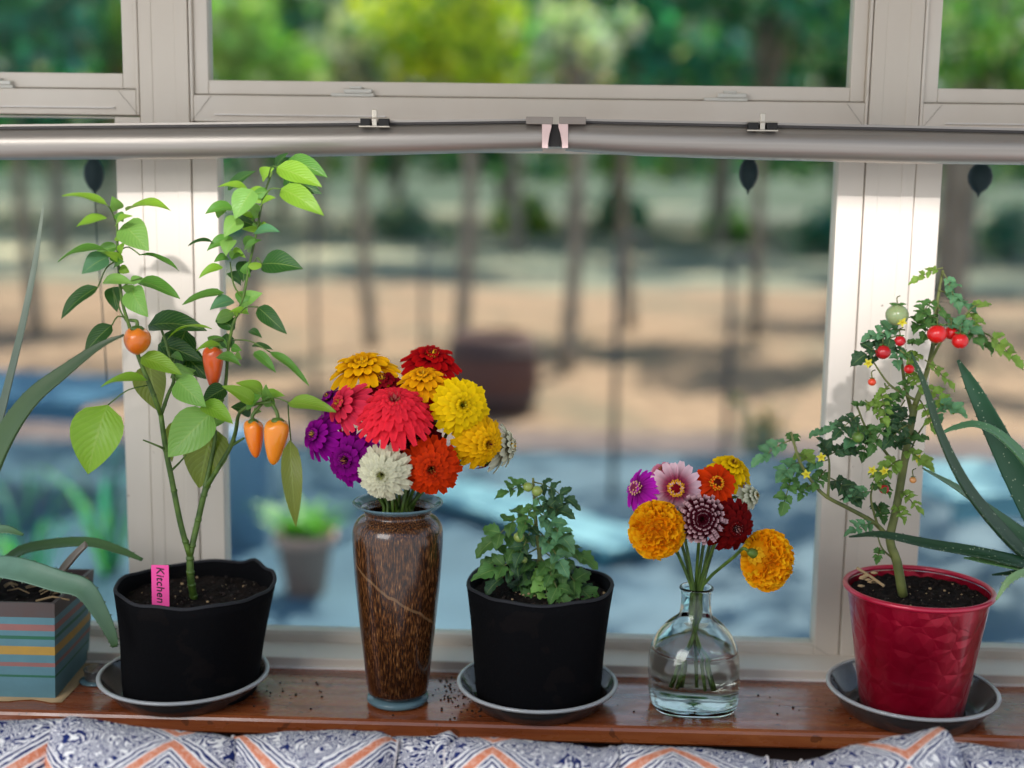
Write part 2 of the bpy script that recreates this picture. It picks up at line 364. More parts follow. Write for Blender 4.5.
# mullion posts (between the window units), with rolled grooves
for i, (x0, x1) in enumerate(((XL0+.031, XL1-.032), (XR0+.034, XR1-.028))):
    t = thing('trim_%d' % (i+1), ((x0+x1)/2, YP, 0), kind='structure')
    m = M(); w = x1-x0
    for a, b, dy in ((0, .27, 0), (.285, .71, .0012), (.725, 1, 0)): m.box((x0+w*a, YP-.004+dy, zb-.1), (x0+w*b, YP+.045, 1.25))
    m.box((x0+w*.02, YP-.0032, zb-.1), (x1-w*.02, YP+.04, 1.24))
    strut('mullion_face', m, 'frame', t, .0012)
    m = M()
    for x in (x0-.0014, x1+.0014): m.box((x-.0009, YP+.001, zb-.1), (x+.0009, YP+.03, 1.24))
    strut('caulk_line', m, 'groove', t, 0)
zr_t = P(540, 83.5, YP).z         # bottom of upper glass
zr_m = P(540, 99, YP).z        # joint sash/frame
zr_b = P(540, 126, YP).z-.0     # bottom of the upper unit frame
zl_b = P(540, 639, YP).z        # bottom of lower glass
def ring(m, x0, x1, z0, z1, w, ya, yb, wb=None, wt=None, mi=0):
    wb = wb or w; wt = wt or w
    m.box((x0, ya, z0), (x0+w, yb, z1), mi); m.box((x1-w, ya, z0), (x1, yb, z1), mi)
    m.box((x0+w, ya+.0004, z0), (x1-w, yb, z0+wb), mi); m.box((x0+w, ya+.0004, z1-wt), (x1-w, yb, z1), mi)
def pane(root, x0, x1, z0, z1, y):
    m = M(); m.box((x0, y, z0), (x1, y+.003, z1)); o = m.build('glass_pane', 'pane', root, smooth=False); return o
XE0, XE1 = -1.25, 1.25
bays = ((XE0, XL0+.030), (XL1-.031, XR0+.033), (XR1-.027, XE1))
Z0 = (zr_t, zr_m, zr_b)
for i, (x0, x1) in enumerate(bays):
    zr_t, zr_m, zr_b = Z0 if i else (P(70, 72.5, YP).z, P(70, 89, YP).z, P(60, 114.5, YP).z)
    # lower fixed light
    t = thing('window_%d' % (i+1), ((x0+x1)/2, YP, zl_b), kind='structure')
    m = M(); ring(m, x0, x1, zl_b-.020, zr_b-.002, .0315, YP-.002, YP+.03, .020, .03 if i else .0012)
    m.box((x0+.0285, YP+.002, zl_b-.001), (x1-.0285, YP+.012, zl_b+.002)); strut('window_frame', m, 'frame', t)
    m = M()   # mitre hairlines at the corners
    for xc, s_ in ((x0, 1), (x1, -1)):
        q = [Vector((xc+s_*.002, YP-.0026, zl_b-.018)), Vector((xc+s_*.0305, YP-.0026, zl_b-.0005))]
        m.tube(q, .0003, 4)
    strut('mitre_joint', m, 'groove', t, 0)
    pane(t, x0+.025, x1-.025, zl_b-.006, zr_b-(.02 if i else .001), YP+.014)
    # upper opening light
    t = thing('window_%d' % (i+4), ((x0+x1)/2, YP, zr_b), kind='structure')
    m = M(); ring(m, x0, x1, zr_b, 1.2, .004 if i else .004, YP-.003, YP+.03, zr_m-zr_b, .03); strut('window_frame', m, 'frame', t)
    m = M(); ring(m, x0+.004, x1-.004, zr_m+.0012, 1.17, .0175, YP+.003, YP+.028, zr_t-zr_m-.0012, .02); strut('sash', m, 'frame', t)
    m = M(); m.box((x0+.006, YP+.0015, zr_m-.0006), (x1-.006, YP+.004, zr_m+.0014)); strut('joint_strip', m, 'groove', t, 0)  # grey-brown strip along the sash joint
    m = M()
    xs = ((x0, 1), (x1, -1))
    for xc, s_ in xs:
        m.tube([Vector((xc+s_*.003, YP-.0034, zr_b+.002)), Vector((xc+s_*.026, YP-.0034, zr_m-.001))], .00025, 4)
    strut('mitre_joint', m, 'groove', t, 0)
    m = M(); m.box((x0+.03, YP-.0075, zr_b+.008), (x1-.03 if i != 1 else (x0+x1)/2-.17, YP-.003, zr_b+.0095)); strut('highlight_bead', m, 'white_line', t, 0)
    pane(t, x0+.018, x1-.018, zr_t-.008, 1.16, YP+.012)
    for px_ in ((-8,), (352, 725), ())[i]:
        py_ = {-8: 80, 352: 92, 725: 97}[px_]
        c = P(px_+4, py_, YP); m = M(); c.z = zr_m
        for a, b, h0, h1, dy in ((-.030, .022, .0, .004, .004), (-.014, .020, .004, .009, .006), (-.007, .008, .009, .012, .007)):
            m.box((c.x+a, YP-dy, c.z+h0), (c.x+b, YP+.003, c.z+h1))
        strut('latch', m, 'latch', t, .001)
# base rails below the lower windows
t = thing('trim_3', (0, SB, 0), kind='structure')
m = M(); m.box((XE0, SB+.028, .010), (XE1, YP+.03, zl_b-.021)); m.box((XE0, SB+.006, -.03), (XE1, YP+.03, .0125)); strut('base_rail', m, 'frame', t, .002)
m = M(); m.box((XE0, SB+.026, zl_b-.0255), (XE1, SB+.03, zl_b-.022)); m.box((XE0, SB+.001, -.004), (XE1, SB+.007, .002)); strut('rail_highlight_bead', m, 'white_line', t, .001)
# sill board
m = M(); ns = 60; rows = []
zedge = [(0, -.0205), (-.001, -.018), (-.0005, -.004), (.003, -.0008), (.008, 0)]
prof = [(SB+.004, -.0205), (SF+.002, -.0205), (SF, -.018), (SF, -.005), (SF+.0015, -.0018), (SF+.005, 0), (SB+.004, 0)]
for i in range(2):
    x = (XE0, XE1)[i]; rows.append([m.vert((x, y, z)) for y, z in prof])
m.grid(rows, True); m.face(rows[0]); m.face(rows[1][::-1])
o = m.build('window_sill', 'wood', smooth=False, loc=(0, 0, 0)); o.name = 'trim_4'; o['kind'] = 'structure'
m = M(); m.box((XE0, SF+.035, -1.0), (XE1, YP+.05, -.0206)); m.build('wall_front', 'dark_wall', smooth=False, loc=(0, 0, 0))['kind'] = 'structure'
m = M(); m.box((XE0, -.5, -1.0), (XE1, SF+.035, -.96)); m.build('floor', 'wood', smooth=False, loc=(0, 0, 0))['kind'] = 'structure'
m = M(); m.box((XE0-.4, .55, 1.30), (XE1+.4, 2.75, 1.36)); m.build('ceiling', 'plaster', smooth=False, loc=(0, 0, 0))['kind'] = 'structure'  # unseen slab, carried out past the glass to block the sun
m = M(); m.box((XE0-.4, .55, 1.06), (XE1+.4, .63, 1.30)); o = m.build('light_stop_board', 'plaster', smooth=False, loc=(0, 0, 0)); o.name = 'trim_5'; o['kind'] = 'structure'  # unseen board added to cut the spot beam above the blind rail
m = M(); m.box((XE0, YP-.01, 1.19), (XE1, YP+.06, 1.30)); o = m.build('lintel', 'frame', smooth=False, loc=(0, 0, 0)); o.name = 'trim_6'; o['kind'] = 'structure'
# window seat that carries the cushions (below the frame)
t = thing('window_seat', (0, 1.2, -.96), 'dark wooden window seat under the row of patterned cushions', 'bench')
m = M(); m.box((-1.1, .95, -.34), (1.1, SF+.033, -.30)); m.build('seat', 'wood', t, smooth=False)
m = M(); m.box((-1.05, 1.0, -.96), (1.05, SF+.03, -.34)); m.build('base', 'dark_wall', t, smooth=False)

# ================================================================== BLIND RAIL
YR = 1.515
t = thing('blind_rail', P(555, 140, YR), 'long silver grey blind headrail of two tubes across the window', 'blind')
def rail(pts):
    """rail as extruded profile along points (px,py_top,py_bot)"""
    mf, md, mt = M(), M(), M(); rf, rd, rt = [], [], []
    for (px, yt, yb) in pts:
        a, b = P(px, yt, YR), P(px, yb, YR); h = a.z-b.z; ctr = Vector((a.x, YR, (a.z+b.z)/2))
        row = []
        for k in range(17):
            an = -PI/2+PI*k/16*.93+.12
            row.append(mf.vert(ctr+Vector((0, -.017*math.cos(an)**.9 if math.cos(an) > 0 else 0, h*.5*math.sin(an)-.0025))))
        row += [mf.vert(ctr+Vector((0, .010, h*.44))), mf.vert(ctr+Vector((0, .010, -h*.5)))]
        rf.append(row)
        rd.append([md.vert(ctr+Vector((0, y, z))) for y, z in ((-.0075, h*.40), (-.0075, h*.47), (.012, h*.47), (.012, h*.40))])
        rt.append([mt.vert(ctr+Vector((0, y, z))) for y, z in ((-.0095, h*.47), (-.0095, h*.535), (.014, h*.535), (.014, h*.47))])
    for m_, r_, nm, ma in ((mf, rf, 'tube', 'alu'), (md, rd, 'channel', 'alu_dark'), (mt, rt, 'top_flange', 'alu')):
        m_.grid(r_, True); m_.face(r_[0][::-1]); m_.face(r_[-1]); o = m_.build(nm, ma, t, smooth=(nm == 'tube'))
        if nm == 'tube':
            e = o.modifiers.new('e', 'EDGE_SPLIT'); e.split_angle = math.radians(50)
rail([(-120, 128, 159), (0, 126, 158), (190, 124, 157), (380, 122, 153.5), (470, 121, 151), (543, 120, 149)])
rail([(566, 120, 149), (640, 121.5, 154), (760, 124, 158), (900, 127, 161.5), (1024, 130, 163), (1150, 133, 166)])
cpt = P(555, 135, YR-.018)
pt_ = lambda px, py: P(px, py, YR-.02)
m = M()
for s_ in (-1, 1):
    q = [(s_*13, 122), (s_*13, 148), (s_*7, 148), (s_*7, 143), (s_*5.5, 134), (s_*3.5, 127), (s_*3.5, 122)]
    f1 = [m.vert(pt_(555+a, b)) for a, b in q]; f2 = [m.vert(pt_(555+a, b)+Vector((0, .02, 0))) for a, b in q]
    m.face(f1 if s_ > 0 else f1[::-1]); m.face(f2[::-1] if s_ > 0 else f2)
    for k in range(7): m.face((f1[k], f1[(k+1) % 7], f2[(k+1) % 7], f2[k]))
m.build('connector', 'pink_plastic', t, smooth=False)
m = M(); a = pt_(549, 146); b = pt_(561, 124); m.box((a.x, YR-.013, a.z), (b.x, YR+.008, b.z)); m.build('connector_core', 'rubber', t, smooth=False)
m = M(); a = pt_(526, 124); b = pt_(553, 117); m.box((a.x, YR-.021, a.z), (b.x, YR, b.z)); a = pt_(559, 124); b = pt_(586, 117); m.box((a.x, YR-.021, a.z), (b.x, YR, b.z)); m.build('top_cap', MAT['cap'], t, smooth=False, bevel=.0006)
for px_, py_ in ((375, 122), (762, 126)):
    m = M(); c = P(px_, py_, YR-.016); m.box((c.x-.0028, YR-.021, c.z-.006), (c.x+.0028, YR-.018, c.z+.014)); m.box((c.x-.0175, YR-.0232, c.z-.0062), (c.x+.0175, YR-.0205, c.z-.0042)); m.box((c.x-.0175, YR-.0226, c.z+.0035), (c.x+.0175, YR-.0195, c.z+.0048))
    o = m.build('clip', 'clip_metal', t, smooth=False, bevel=.0006)
    for s_ in (-1, 1):
        m = M(); m.box((c.x+s_*.0045 if s_ > 0 else c.x-.016, YR-.0225, c.z-.0055), (c.x+.0165 if s_ > 0 else c.x-.0045, YR-.012, c.z+.004)); q = m.build('rubber_pad', 'rubber', o, smooth=False, bevel=.001)
# rail brackets behind
for px_ in (150, 555, 890):
    m = M(); c = P(px_, 138, YR); m.box((c.x-.012, YR+.008, c.z-.010), (c.x+.012, YP-.004, c.z+.008)); m.build('bracket', 'alu', t, smooth=False)
# pendants outside, behind the glass
def pendant(px, py, w, h, label, Y=1.72, cord=None):
    c = P(px, py, Y); t = thing('hanging_pendant', P(px, py-h/2, Y), label, 'ornament'); s1 = S(1, Y, .5)
    m = M(); hw, hh = w*s1/2, h*s1/2
    prof = [(.0003, -hh*1.28), (hw*.16, -hh*1.0), (hw*.6, -hh*.72), (hw*.92, -hh*.3), (hw, .1*hh), (hw*.86, hh*.55), (hw*.5, hh*.88), (.0012, hh)]
    m.lathe(prof, c, 16, lambda r, z, a, j: (r*(1 if abs(math.cos(a)) > .5 else .75), z), capt=True); m.build('drop', 'pendant', t)
    m = M(); m.tube([c+Vector((0, 0, hh*.98)), c+Vector((0, 0, .035+hh))], .0008, 5)
    if cord: m.tube(bez([c-Vector((0, 0, hh*1.25))]+[P(a, b, Y) for a, b in cord], 10), .0009, 5)
    m.build('cord', 'pendant', t)
pendant(94, 175, 20, 33, 'dark oval pendant outside the left window with a cord trailing below', cord=[(97, 240), (103, 320), (107, 384)])
pendant(748.5, 174, 19, 32, 'dark oval pendant outside the middle window under the blind rail')
pendant(980, 178, 24, 30, 'dark rounded pendant outside the right window above the tomato plant')

# ================================================================== POTS
def saucer(px0, px1, pyl, name, label, zr=.026, ztilt=0):
    a = P(px0, pyl, YC); b = P(px1, pyl, YC); R_ = (b.x-a.x)/2; cx = (a.x+b.x)/2
    cy = YC; c = Vector((cx, cy, 0))
    t = thing(name, c, label, 'saucer', 'clear plastic plant saucers')
    m = M(); rb = R_*.80
    prof = [(.0005, .0008), (rb*.95, .0008), (rb, .002), (R_*.955, zr*.86), (R_*.965, zr-.001), (R_*.958, zr-.002), (R_*.945, zr*.86), (rb*.97, .0036), (rb*.9, .0026), (.0005, .0026)]
    m.lathe(prof, c, 96, lambda r, z, an, j: (r*(1+(.004*math.sin(an*48) if 2 <= j <= 3 or j == 6 else 0)), z), capb=False); m.build('dish', 'saucer', t)
    m = M(); prof = [(R_*.955, zr-.002), (R_*.995, zr-.0035), (R_, zr-.001), (R_*.985, zr+.0005), (R_*.95, zr), (R_*.945, zr-.0015)]
    m.lathe(prof+prof[:1], c, 72, capb=False); m.build('rim', 'saucer_rim', t)
    m = M(); m.lathe([(.0005, .0028), (rb*.5, .0032), (rb*.74, .0029), (rb*.78, .0027)], c, 40, capb=False); o = m.build('settled_dirt', 'crumb', t); return t, c, R_
def felt_pot(root, c, rb, rt, h, n=72, poly=0, flap=None, rimvar=.003, seed=0, skew=0):
    zb_ = .0036
    def fn(r, z, a, j):
        k = z/h; x = math.cos(a)*1.7+seed; y = math.sin(a)*1.7
        w = noise.noise(Vector((x, y, z*9)))*.0045*(.4+k)-skew*math.cos(a)*(1-k)*(r/rb)
        pol = poly*math.cos(a*6+seed)*.012*k
        dz = (noise.noise(Vector((x*1.3, y*1.3, 3)))*rimvar*2 if k > .8 else 0)
        if flap and k > .9:
            da = (a-flap[0]+PI) % (2*PI)-PI; dz += flap[1]*math.exp(-(da/flap[2])**2)
        return r*(1+pol)+w, z+dz
    prof = [(.001, zb_), (rb-.003, zb_), (rb, zb_+.003)] + [(rb+(rt-rb)*k/10, zb_+(h-zb_)*k/10) for k in range(1, 11)] + [(rt-.0035, h)]
    ins = [(rt-.004-(rt-rb)*k/10*.9, h-(h-zb_)*k/10) for k in range(1, 4)]
    m = M(); m.lathe(prof+ins, c, n, fn, capb=False); o = m.build('fabric_pot', 'felt', root)
    m = M(); q = []
    for k in range(73):
        a = 2*PI*k/72; r, z = fn(rt-.0018, h, a, 12); q.append(c+Vector((r*math.cos(a), r*math.sin(a), z)))
    m.tube(q, .0022, 6, cap=False); m.build('rim_edge', 'felt_edge', root)
def soil(root, c, r, z, amp=.004, seed=0, name='soil', ns=26):
    m = M(); rows = []
    for j in range(ns+1):
        rr = r*j/ns; rows.append([m.vert(c+Vector((rr*math.cos(2*PI*k/60), rr*math.sin(2*PI*k/60), z+amp*(noise.noise(Vector((rr*math.cos(2*PI*k/60)*90, rr*math.sin(2*PI*k/60)*90, seed)))+.7*noise.noise(Vector((rr*math.cos(2*PI*k/60)*260, rr*math.sin(2*PI*k/60)*260, seed))))))) for k in range(60)])
    m.grid(rows, True); o = m.build(name, 'soil', root)
    m = M()   # clods and perlite on top
    rg = random.Random(seed+3)
    for k in range(150):
        a = rg.uniform(0, 2*PI); rr = r*.93*math.sqrt(rg.random()); s_ = rg.uniform(.0006, .0024)
        m.ball(c+Vector((rr*math.cos(a), rr*math.sin(a), z+s_*.5+amp*.3)), s_, 6, (1, rg.uniform(.6, 1), .7), mi=1 if k % 9 == 0 else 0)
    tag(m.build('soil_crumbs', ['crumb', 'bark'], root), kind='stuff'); return o

# ------------------------------ colours
YG, LG, MG, DG, BG, OL = hexc('#8DBA34'), hexc('#84B455'), hexc('#5F9638'), hexc('#2C5A22'), hexc('#5F9468'), hexc('#7E8A35')
def jit(c, a=.12):
    k = 1+random.uniform(-a, a); return (c[0]*k*(1+random.uniform(-.05, .05)), c[1]*k, c[2]*k, 1)

# ------------------------------ pepper plant
saucer(101, 268, 676, 'plant_saucer', 'clear plastic saucer under the tall pepper plant pot')
c0 = P(193, 600, YC); c0.z = 0
pp = thing('potted_pepper_plant', c0, 'tall leafy pepper plant with orange peppers in a black fabric pot', 'potted plant')
h1 = P(196, 584, YC).z; rt1 = (P(273, 584, YC).x-P(118, 584, YC).x)/2; c0.x = (P(273, 584, YC).x+P(118, 584, YC).x)/2
felt_pot(pp, c0, S(67), rt1, h1, flap=(.95, .010, .16), seed=2, skew=.0085)
soil(pp, c0, rt1-.006, h1-.017, seed=1)
yb = YC-.01
stem0 = c0+Vector((-.002, 0, h1-.02)); stem0.x = P(192, 600, yb).x
stems = M()
def st(pts, r0, r1, m=stems, n=18, Y=None):
    q = bez(pts, n); m.tube(q, lerp_list([r0, r1], len(q)), 7)
    for k in range(2, len(q)-1, 5): m.ball(q[k], lerp_list([r0, r1], len(q))[k]*1.35, 6, (1, 1, .6))
    return q
fork = P(190, 556, yb)
st([stem0, P(191, 580, yb), fork], .0046, .0042)
LB = lambda *l: [P(x, y, y0) for x, y, y0 in l]
st([fork]+LB((181, 525, 1.44), (172, 480, 1.435), (166, 450, 1.43), (161, 415, 1.43)), .0036, .0030)
st(LB((161, 415, 1.43), (150, 385, 1.42), (139, 358, 1.42), (129, 325, 1.42), (122, 300, 1.42), (118, 258, 1.42), (117, 222, 1.42)), .0029, .0012)
st(LB((161, 415, 1.43), (168, 395, 1.44), (174, 378, 1.45), (168, 350, 1.46), (160, 325, 1.46)), .0024, .0014)
st([fork]+LB((197, 525, 1.45), (204, 495, 1.45), (208, 485, 1.45)), .0038, .0034)
st(LB((204, 492, 1.45), (210, 465, 1.46), (215, 440, 1.465), (214, 418, 1.465), (222, 400, 1.465), (226, 380, 1.465), (228, 352, 1.46), (233, 325, 1.455), (243, 298, 1.455), (250, 262, 1.455), (258, 225, 1.45), (263, 198, 1.45), (272, 172, 1.45)), .0027, .0011, n=36)
st(LB((206, 488, 1.45), (220, 465, 1.44), (231, 446, 1.435), (236, 430, 1.43), (240, 412, 1.42), (256, 404, 1.415), (272, 402, 1.41)), .003, .0016)
st(LB((231, 446, 1.435), (244, 438, 1.43)), .0018, .0013)
st(LB((166, 450, 1.43), (158, 446, 1.42), (143, 440, 1.42)), .0016, .0009)
st(LB((172, 470, 1.43), (180, 462, 1.44), (186, 455, 1.44)), .0014, .0008)
st(LB((120, 290, 1.42), (130, 282, 1.42), (142, 278, 1.42)), .0011, .0008); st(LB((129, 325, 1.42), (121, 312, 1.42), (113, 290, 1.42)), .0011, .0008)
st(LB((243, 298, 1.455), (234, 285, 1.45), (230, 262, 1.45)), .0011, .0007); st(LB((258, 225, 1.45), (240, 210, 1.45), (236, 200, 1.45)), .0011, .0007)
L = [ # base, tip, width px, colour, Y, facing(0 flat to camera..1 horizontal)
 (108, 206, 62, 196, 11, YG, 1.38, .6), (107, 218, 76, 227, 14, YG, 1.40, .5), (117, 210, 112, 196, 12, LG, 1.42, .2),
 (126, 211, 171, 211, 21, YG, 1.43, .8), (124, 224, 149, 251, 26, LG, 1.41, .2), (116, 226, 133, 216, 9, YG, 1.40, .4),
 (108, 251, 58, 262, 13, MG, 1.39, .7), (108, 257, 82, 274, 18, BG, 1.40, .3), (140, 255, 179, 271, 10, MG, 1.43, .8),
 (98, 287, 61, 319, 17, DG, 1.40, .5), (113, 287, 117, 312, 14, DG, 1.43, .2), (103, 283, 135, 285, 13, LG, 1.40, .5),
 (138, 281, 180, 299, 17, MG, 1.44, .6), (132, 288, 148, 317, 22, LG, 1.41, .2), (112, 325, 85, 353, 17, DG, 1.42, .3),
 (148, 326, 207, 331, 24, DG, 1.46, .5), (167, 340, 212, 329, 9, YG, 1.42, .8), (158, 345, 204, 362, 20, DG, 1.47, .4),
 (141, 357, 182, 375, 18, YG, 1.40, .4), (148, 381, 101, 387, 13, YG, 1.40, .7), (108, 405, 88, 474, 45, YG, 1.39, .0),
 (177, 380, 206, 407, 24, LG, 1.40, .2), (202, 404, 233, 424, 18, YG, 1.40, .4), (212, 412, 168, 457, 37, LG, 1.41, .15),
 (214, 428, 199, 488, 40, OL, 1.47, .1), (226, 388, 202, 402, 17, DG, 1.44, .3), (150, 362, 160, 412, 30, OL, 1.46, .2),
 (176, 420, 172, 462, 14, OL, 1.46, .2), (186, 330, 170, 372, 30, DG, 1.48, .3), (182, 352, 210, 380, 22, DG, 1.48, .3),
 (277, 167, 322, 187, 20, YG, 1.42, .3), (281, 189, 324, 216, 20, YG, 1.41, .3), (288, 160, 328, 178, 17, MG, 1.46, .3),
 (284, 178, 322, 194, 18, DG, 1.48, .2), (262, 178, 274, 168, 12, YG, 1.43, .2), (250, 193, 218, 187, 13, YG, 1.43, .6),
 (253, 190, 235, 219, 22, LG, 1.40, .2), (234, 209, 205, 214, 15, MG, 1.42, .6), (228, 190, 257, 171, 12, DG, 1.47, .4),
 (276, 168, 288, 153, 9, DG, 1.46, .3), (254, 233, 280, 232, 13, BG, 1.42, .5), (240, 219, 224, 237, 16, LG, 1.41, .2),
 (214, 243, 188, 246, 9, DG, 1.42, .6), (233, 238, 207, 251, 13, MG, 1.43, .5), (232, 240, 226, 256, 14, LG, 1.41, .2),
 (262, 264, 303, 269, 23, DG, 1.43, .35), (223, 267, 199, 278, 10, YG, 1.41, .6), (245, 261, 243, 282, 14, DG, 1.46, .2),
 (241, 283, 226, 274, 13, DG, 1.46, .4), (224, 293, 182, 305, 14, MG, 1.42, .6), (234, 301, 210, 310, 16, BG, 1.42, .4),
 (249, 314, 229, 312, 9, YG, 1.42, .5), (258, 307, 287, 334, 15, DG, 1.41, .3), (252, 346, 273, 350, 7, DG, 1.42, .6),
 (254, 352, 276, 373, 10, MG, 1.40, .4), (270, 352, 309, 386, 9, MG, 1.40, .6), (221, 345, 196, 351, 9, YG, 1.42, .6),
 (217, 357, 241, 366, 12, MG, 1.42, .5), (255, 403, 222, 386, 14, YG, 1.40, .4), (263, 393, 236, 383, 13, YG, 1.42, .4),
 (272, 402, 266, 384, 12, LG, 1.42, .2), (288, 403, 336, 412, 17, YG, 1.39, .6), (251, 412, 231, 407, 15, DG, 1.44, .3),
 (290, 440, 296, 527, 18, OL, 1.37, .05), (262, 398, 285, 396, 12, YG, 1.43, .4), (246, 405, 262, 396, 14, MG, 1.41, .3),
 (244, 250, 262, 240, 9, MG, 1.44, .4), (258, 215, 246, 205, 12, LG, 1.43, .3), (250, 330, 262, 338, 7, DG, 1.45, .5),
 (262, 205, 276, 198, 9, YG, 1.44, .4), (222, 215, 214, 203, 11, LG, 1.44, .3), (228, 258, 214, 262, 9, MG, 1.44, .4)]
m = M(); random.seed(3)
for x0, y0, x1, y1, w, c, Y, fc in L:
    a = P(x0, y0, Y+.01); b = P(x1, y1, Y-.006)
    m.leaf(a, b, S(w, Y)*1.15, up=(random.uniform(-.25, .25), -(1.05-fc), .12+fc), bend=random.uniform(.1, .3), fold=.35, c=jit(c), wave=.035)
for k in range(14):
    x, y = random.choice([(228, 350), (235, 322), (243, 298), (248, 270), (256, 235), (214, 425), (160, 400), (172, 375), (124, 300), (118, 240)]); a = P(x, y+random.uniform(-10, 10), 1.46); an = random.uniform(0, 6.28)
    m.leaf(a, a+Vector((math.cos(an)*S(26), random.uniform(-.01, .02), math.sin(an)*S(15))), S(random.uniform(12, 17)), c=jit(random.choice((MG, DG, LG))), fold=.35, bend=.25)
for k in range(34):   # small shoots at the nodes
    x, y, Y = random.choice([(118, 225, 1.42), (118, 255, 1.42), (130, 290, 1.42), (258, 222, 1.45), (248, 265, 1.45), (240, 300, 1.45), (263, 195, 1.45), (168, 345, 1.45), (262, 400, 1.42), (230, 350, 1.45), (214, 422, 1.46), (238, 245, 1.45)])
    a = P(x+random.uniform(-6, 6), y+random.uniform(-14, 14), Y); an = random.uniform(0, 6.28); l = random.uniform(10, 22)
    m.leaf(a, a+Vector((math.cos(an)*S(l), random.uniform(-.02, .01), math.sin(an)*S(l)*.6)), S(random.uniform(6, 11)), c=jit(random.choice((YG, LG, MG))), fold=.3)
m.build('foliage', 'leaf', pp)
# petioles for far leaves
for a, b in (((150, 384), (148, 381)), ((150, 385), (108, 405)), ((255, 262), (262, 264)), ((288, 402), (291, 441)), ((117, 225), (108, 206)), ((117, 260), (98, 287)), ((126, 318), (112, 325)), ((236, 318), (258, 307)), ((232, 340), (270, 352)), ((262, 200), (281, 189)), ((268, 178), (277, 167)), ((262, 402), (290, 403)), ((190, 400), (202, 404)), ((171, 378), (177, 380)), ((120, 250), (140, 255))):
    A, B_ = P(*a, 1.425), P(*b, 1.405); stems.tube(bez([A, (A+B_)/2+Vector((0, -.004, .006)), B_], 6), .0008, 5)
stems.build('stem', 'stem', pp)
OR, RO = hexc('#F08A1A'), hexc('#D9501A')
def pepper(x0, x1, y0, y1, Y, c, c2, rnd=0.0, attach=None, lean=0):
    a, b = P((x0+x1)/2, y0, Y), P((x0+x1)/2+lean, y1, Y); L_ = (a-b).length; R_ = S(x1-x0, Y)/2; m = M(); rows = []
    d = (b-a).normalized()
    sh = [(0, .35), (.03, .72), (.10, .95), (.2, 1), (.4, .93), (.6, .78), (.78, .60), (.9, .42), (.97, .24), (1, .02)] if not rnd else [(0, .3), (.06, .7), (.2, .95), (.4, 1.05), (.65, .95), (.85, .65), (.96, .3), (1, .02)]
    for t_, r in sh:
        row = []
        for k in range(20):
            an = 2*PI*k/20; lob = 1+.06*math.cos(3*an+x0)*(1-t_*.5)
            row.append(m.vert(a+d*(L_*t_+(.0015*math.cos(3*an) if t_ < .15 else 0))+Vector((math.cos(an), math.sin(an), 0))*R_*r*lob, mix(c, c2, t_)))
        rows.append(row)
    m.grid(rows, True); m.face(rows[0][::-1]); o = m.build('pepper', 'fruit', pp, sub=1)
    m = M(); top = a+Vector((0, 0, .001)); m.lathe([(.001, .003), (R_*.35, .002), (R_*.55, -.0008), (R_*.5, -.002)], a, 12, capb=False)
    m.tube(bez([a-Vector((0, 0, .002)), a+Vector((0, 0, .007)), P(*(attach or ((x0+x1)/2+4, y0-14)), Y+.006)], 8), lerp_list([.0024, .0018], 9), 7); m.build('stem_cap', 'stem', o)
pepper(124, 150, 328, 355, 1.40, hexc('#E8801C'), hexc('#C85F14'), 1, (130, 320))
pepper(203, 224, 347, 389, 1.455, hexc('#D85A1C'), hexc('#C24A14'), 0, (224, 340))
pepper(243, 263, 421, 458, 1.41, OR, hexc('#E8741A'), 0, (262, 404), 3)
pepper(265, 290, 420, 465, 1.40, hexc('#F09020'), OR, 0, (272, 403), -4)
# pink label stuck in the soil
a, b = P(151, 606, YC-.045), P(169, 606, YC-.045); top = P(160, 565, YC-.035)
zs = h1-.03
lb = thing('plant_label', Vector(((a.x+b.x)/2, YC-.05, zs)), 'hot pink handwritten plant label stuck in the pepper pot soil', 'label')
m = M(); w = S(8.6); q = Vector((P(161, 600, YC-.045).x, YC-.047, zs)); u = (Vector((P(160, 565, YC-.035).x, YC-.035, P(160, 565, YC-.035).z))-q); hlen = u.length; u.normalize(); nn = Vector((1, 0, 0)).cross(u).normalized()
if nn.y > 0: nn = -nn
vs = []
for dx, dl, dn in ((-w, 0, 0), (w, 0, 0), (w, hlen, 0), (-w, hlen, 0)):
    vs.append((dx, dl))
f1 = [m.vert(q+Vector((x, 0, 0))+u*l+nn*.0006) for x, l in vs]; f2 = [m.vert(q+Vector((x, 0, 0))+u*l-nn*.0006) for x, l in vs]
m.face(f1); m.face(f2[::-1])
for k in range(4): m.face((f1[k], f2[k], f2[(k+1) % 4], f1[(k+1) % 4]))
m.build('card', 'pink_label', lb, smooth=False)
cu = bpy.data.curves.new('handwriting', 'FONT'); cu.body = 'Kitchen M'; cu.size = .0125; cu.shear = .15; cu.extrude = .0001; cu.offset = .00012; cu.align_y = 'CENTER'; cu.space_character = 1.05
to = bpy.data.objects.new('handwriting', cu); C.objects.link(to); bpy.context.view_layer.update()
me = bpy.data.meshes.new_from_object(to.evaluated_get(bpy.context.evaluated_depsgraph_get())); bpy.data.objects.remove(to)
to = bpy.data.objects.new('handwriting', me); C.objects.link(to); me.materials.clear(); me.materials.append(MAT['ink'])
X = -u; Yv = Vector((1, 0, 0)); Z = X.cross(Yv)
if Z.dot(nn) < 0: Yv = -Yv; Z = -Z
rm = Matrix((X, Yv, X.cross(Yv))).transposed()
top3 = q+u*(hlen-.002)+nn*.0009
me.transform(Matrix.Translation(top3-Vector(ORG[lb.name])) @ rm.to_4x4()); to.parent = lb

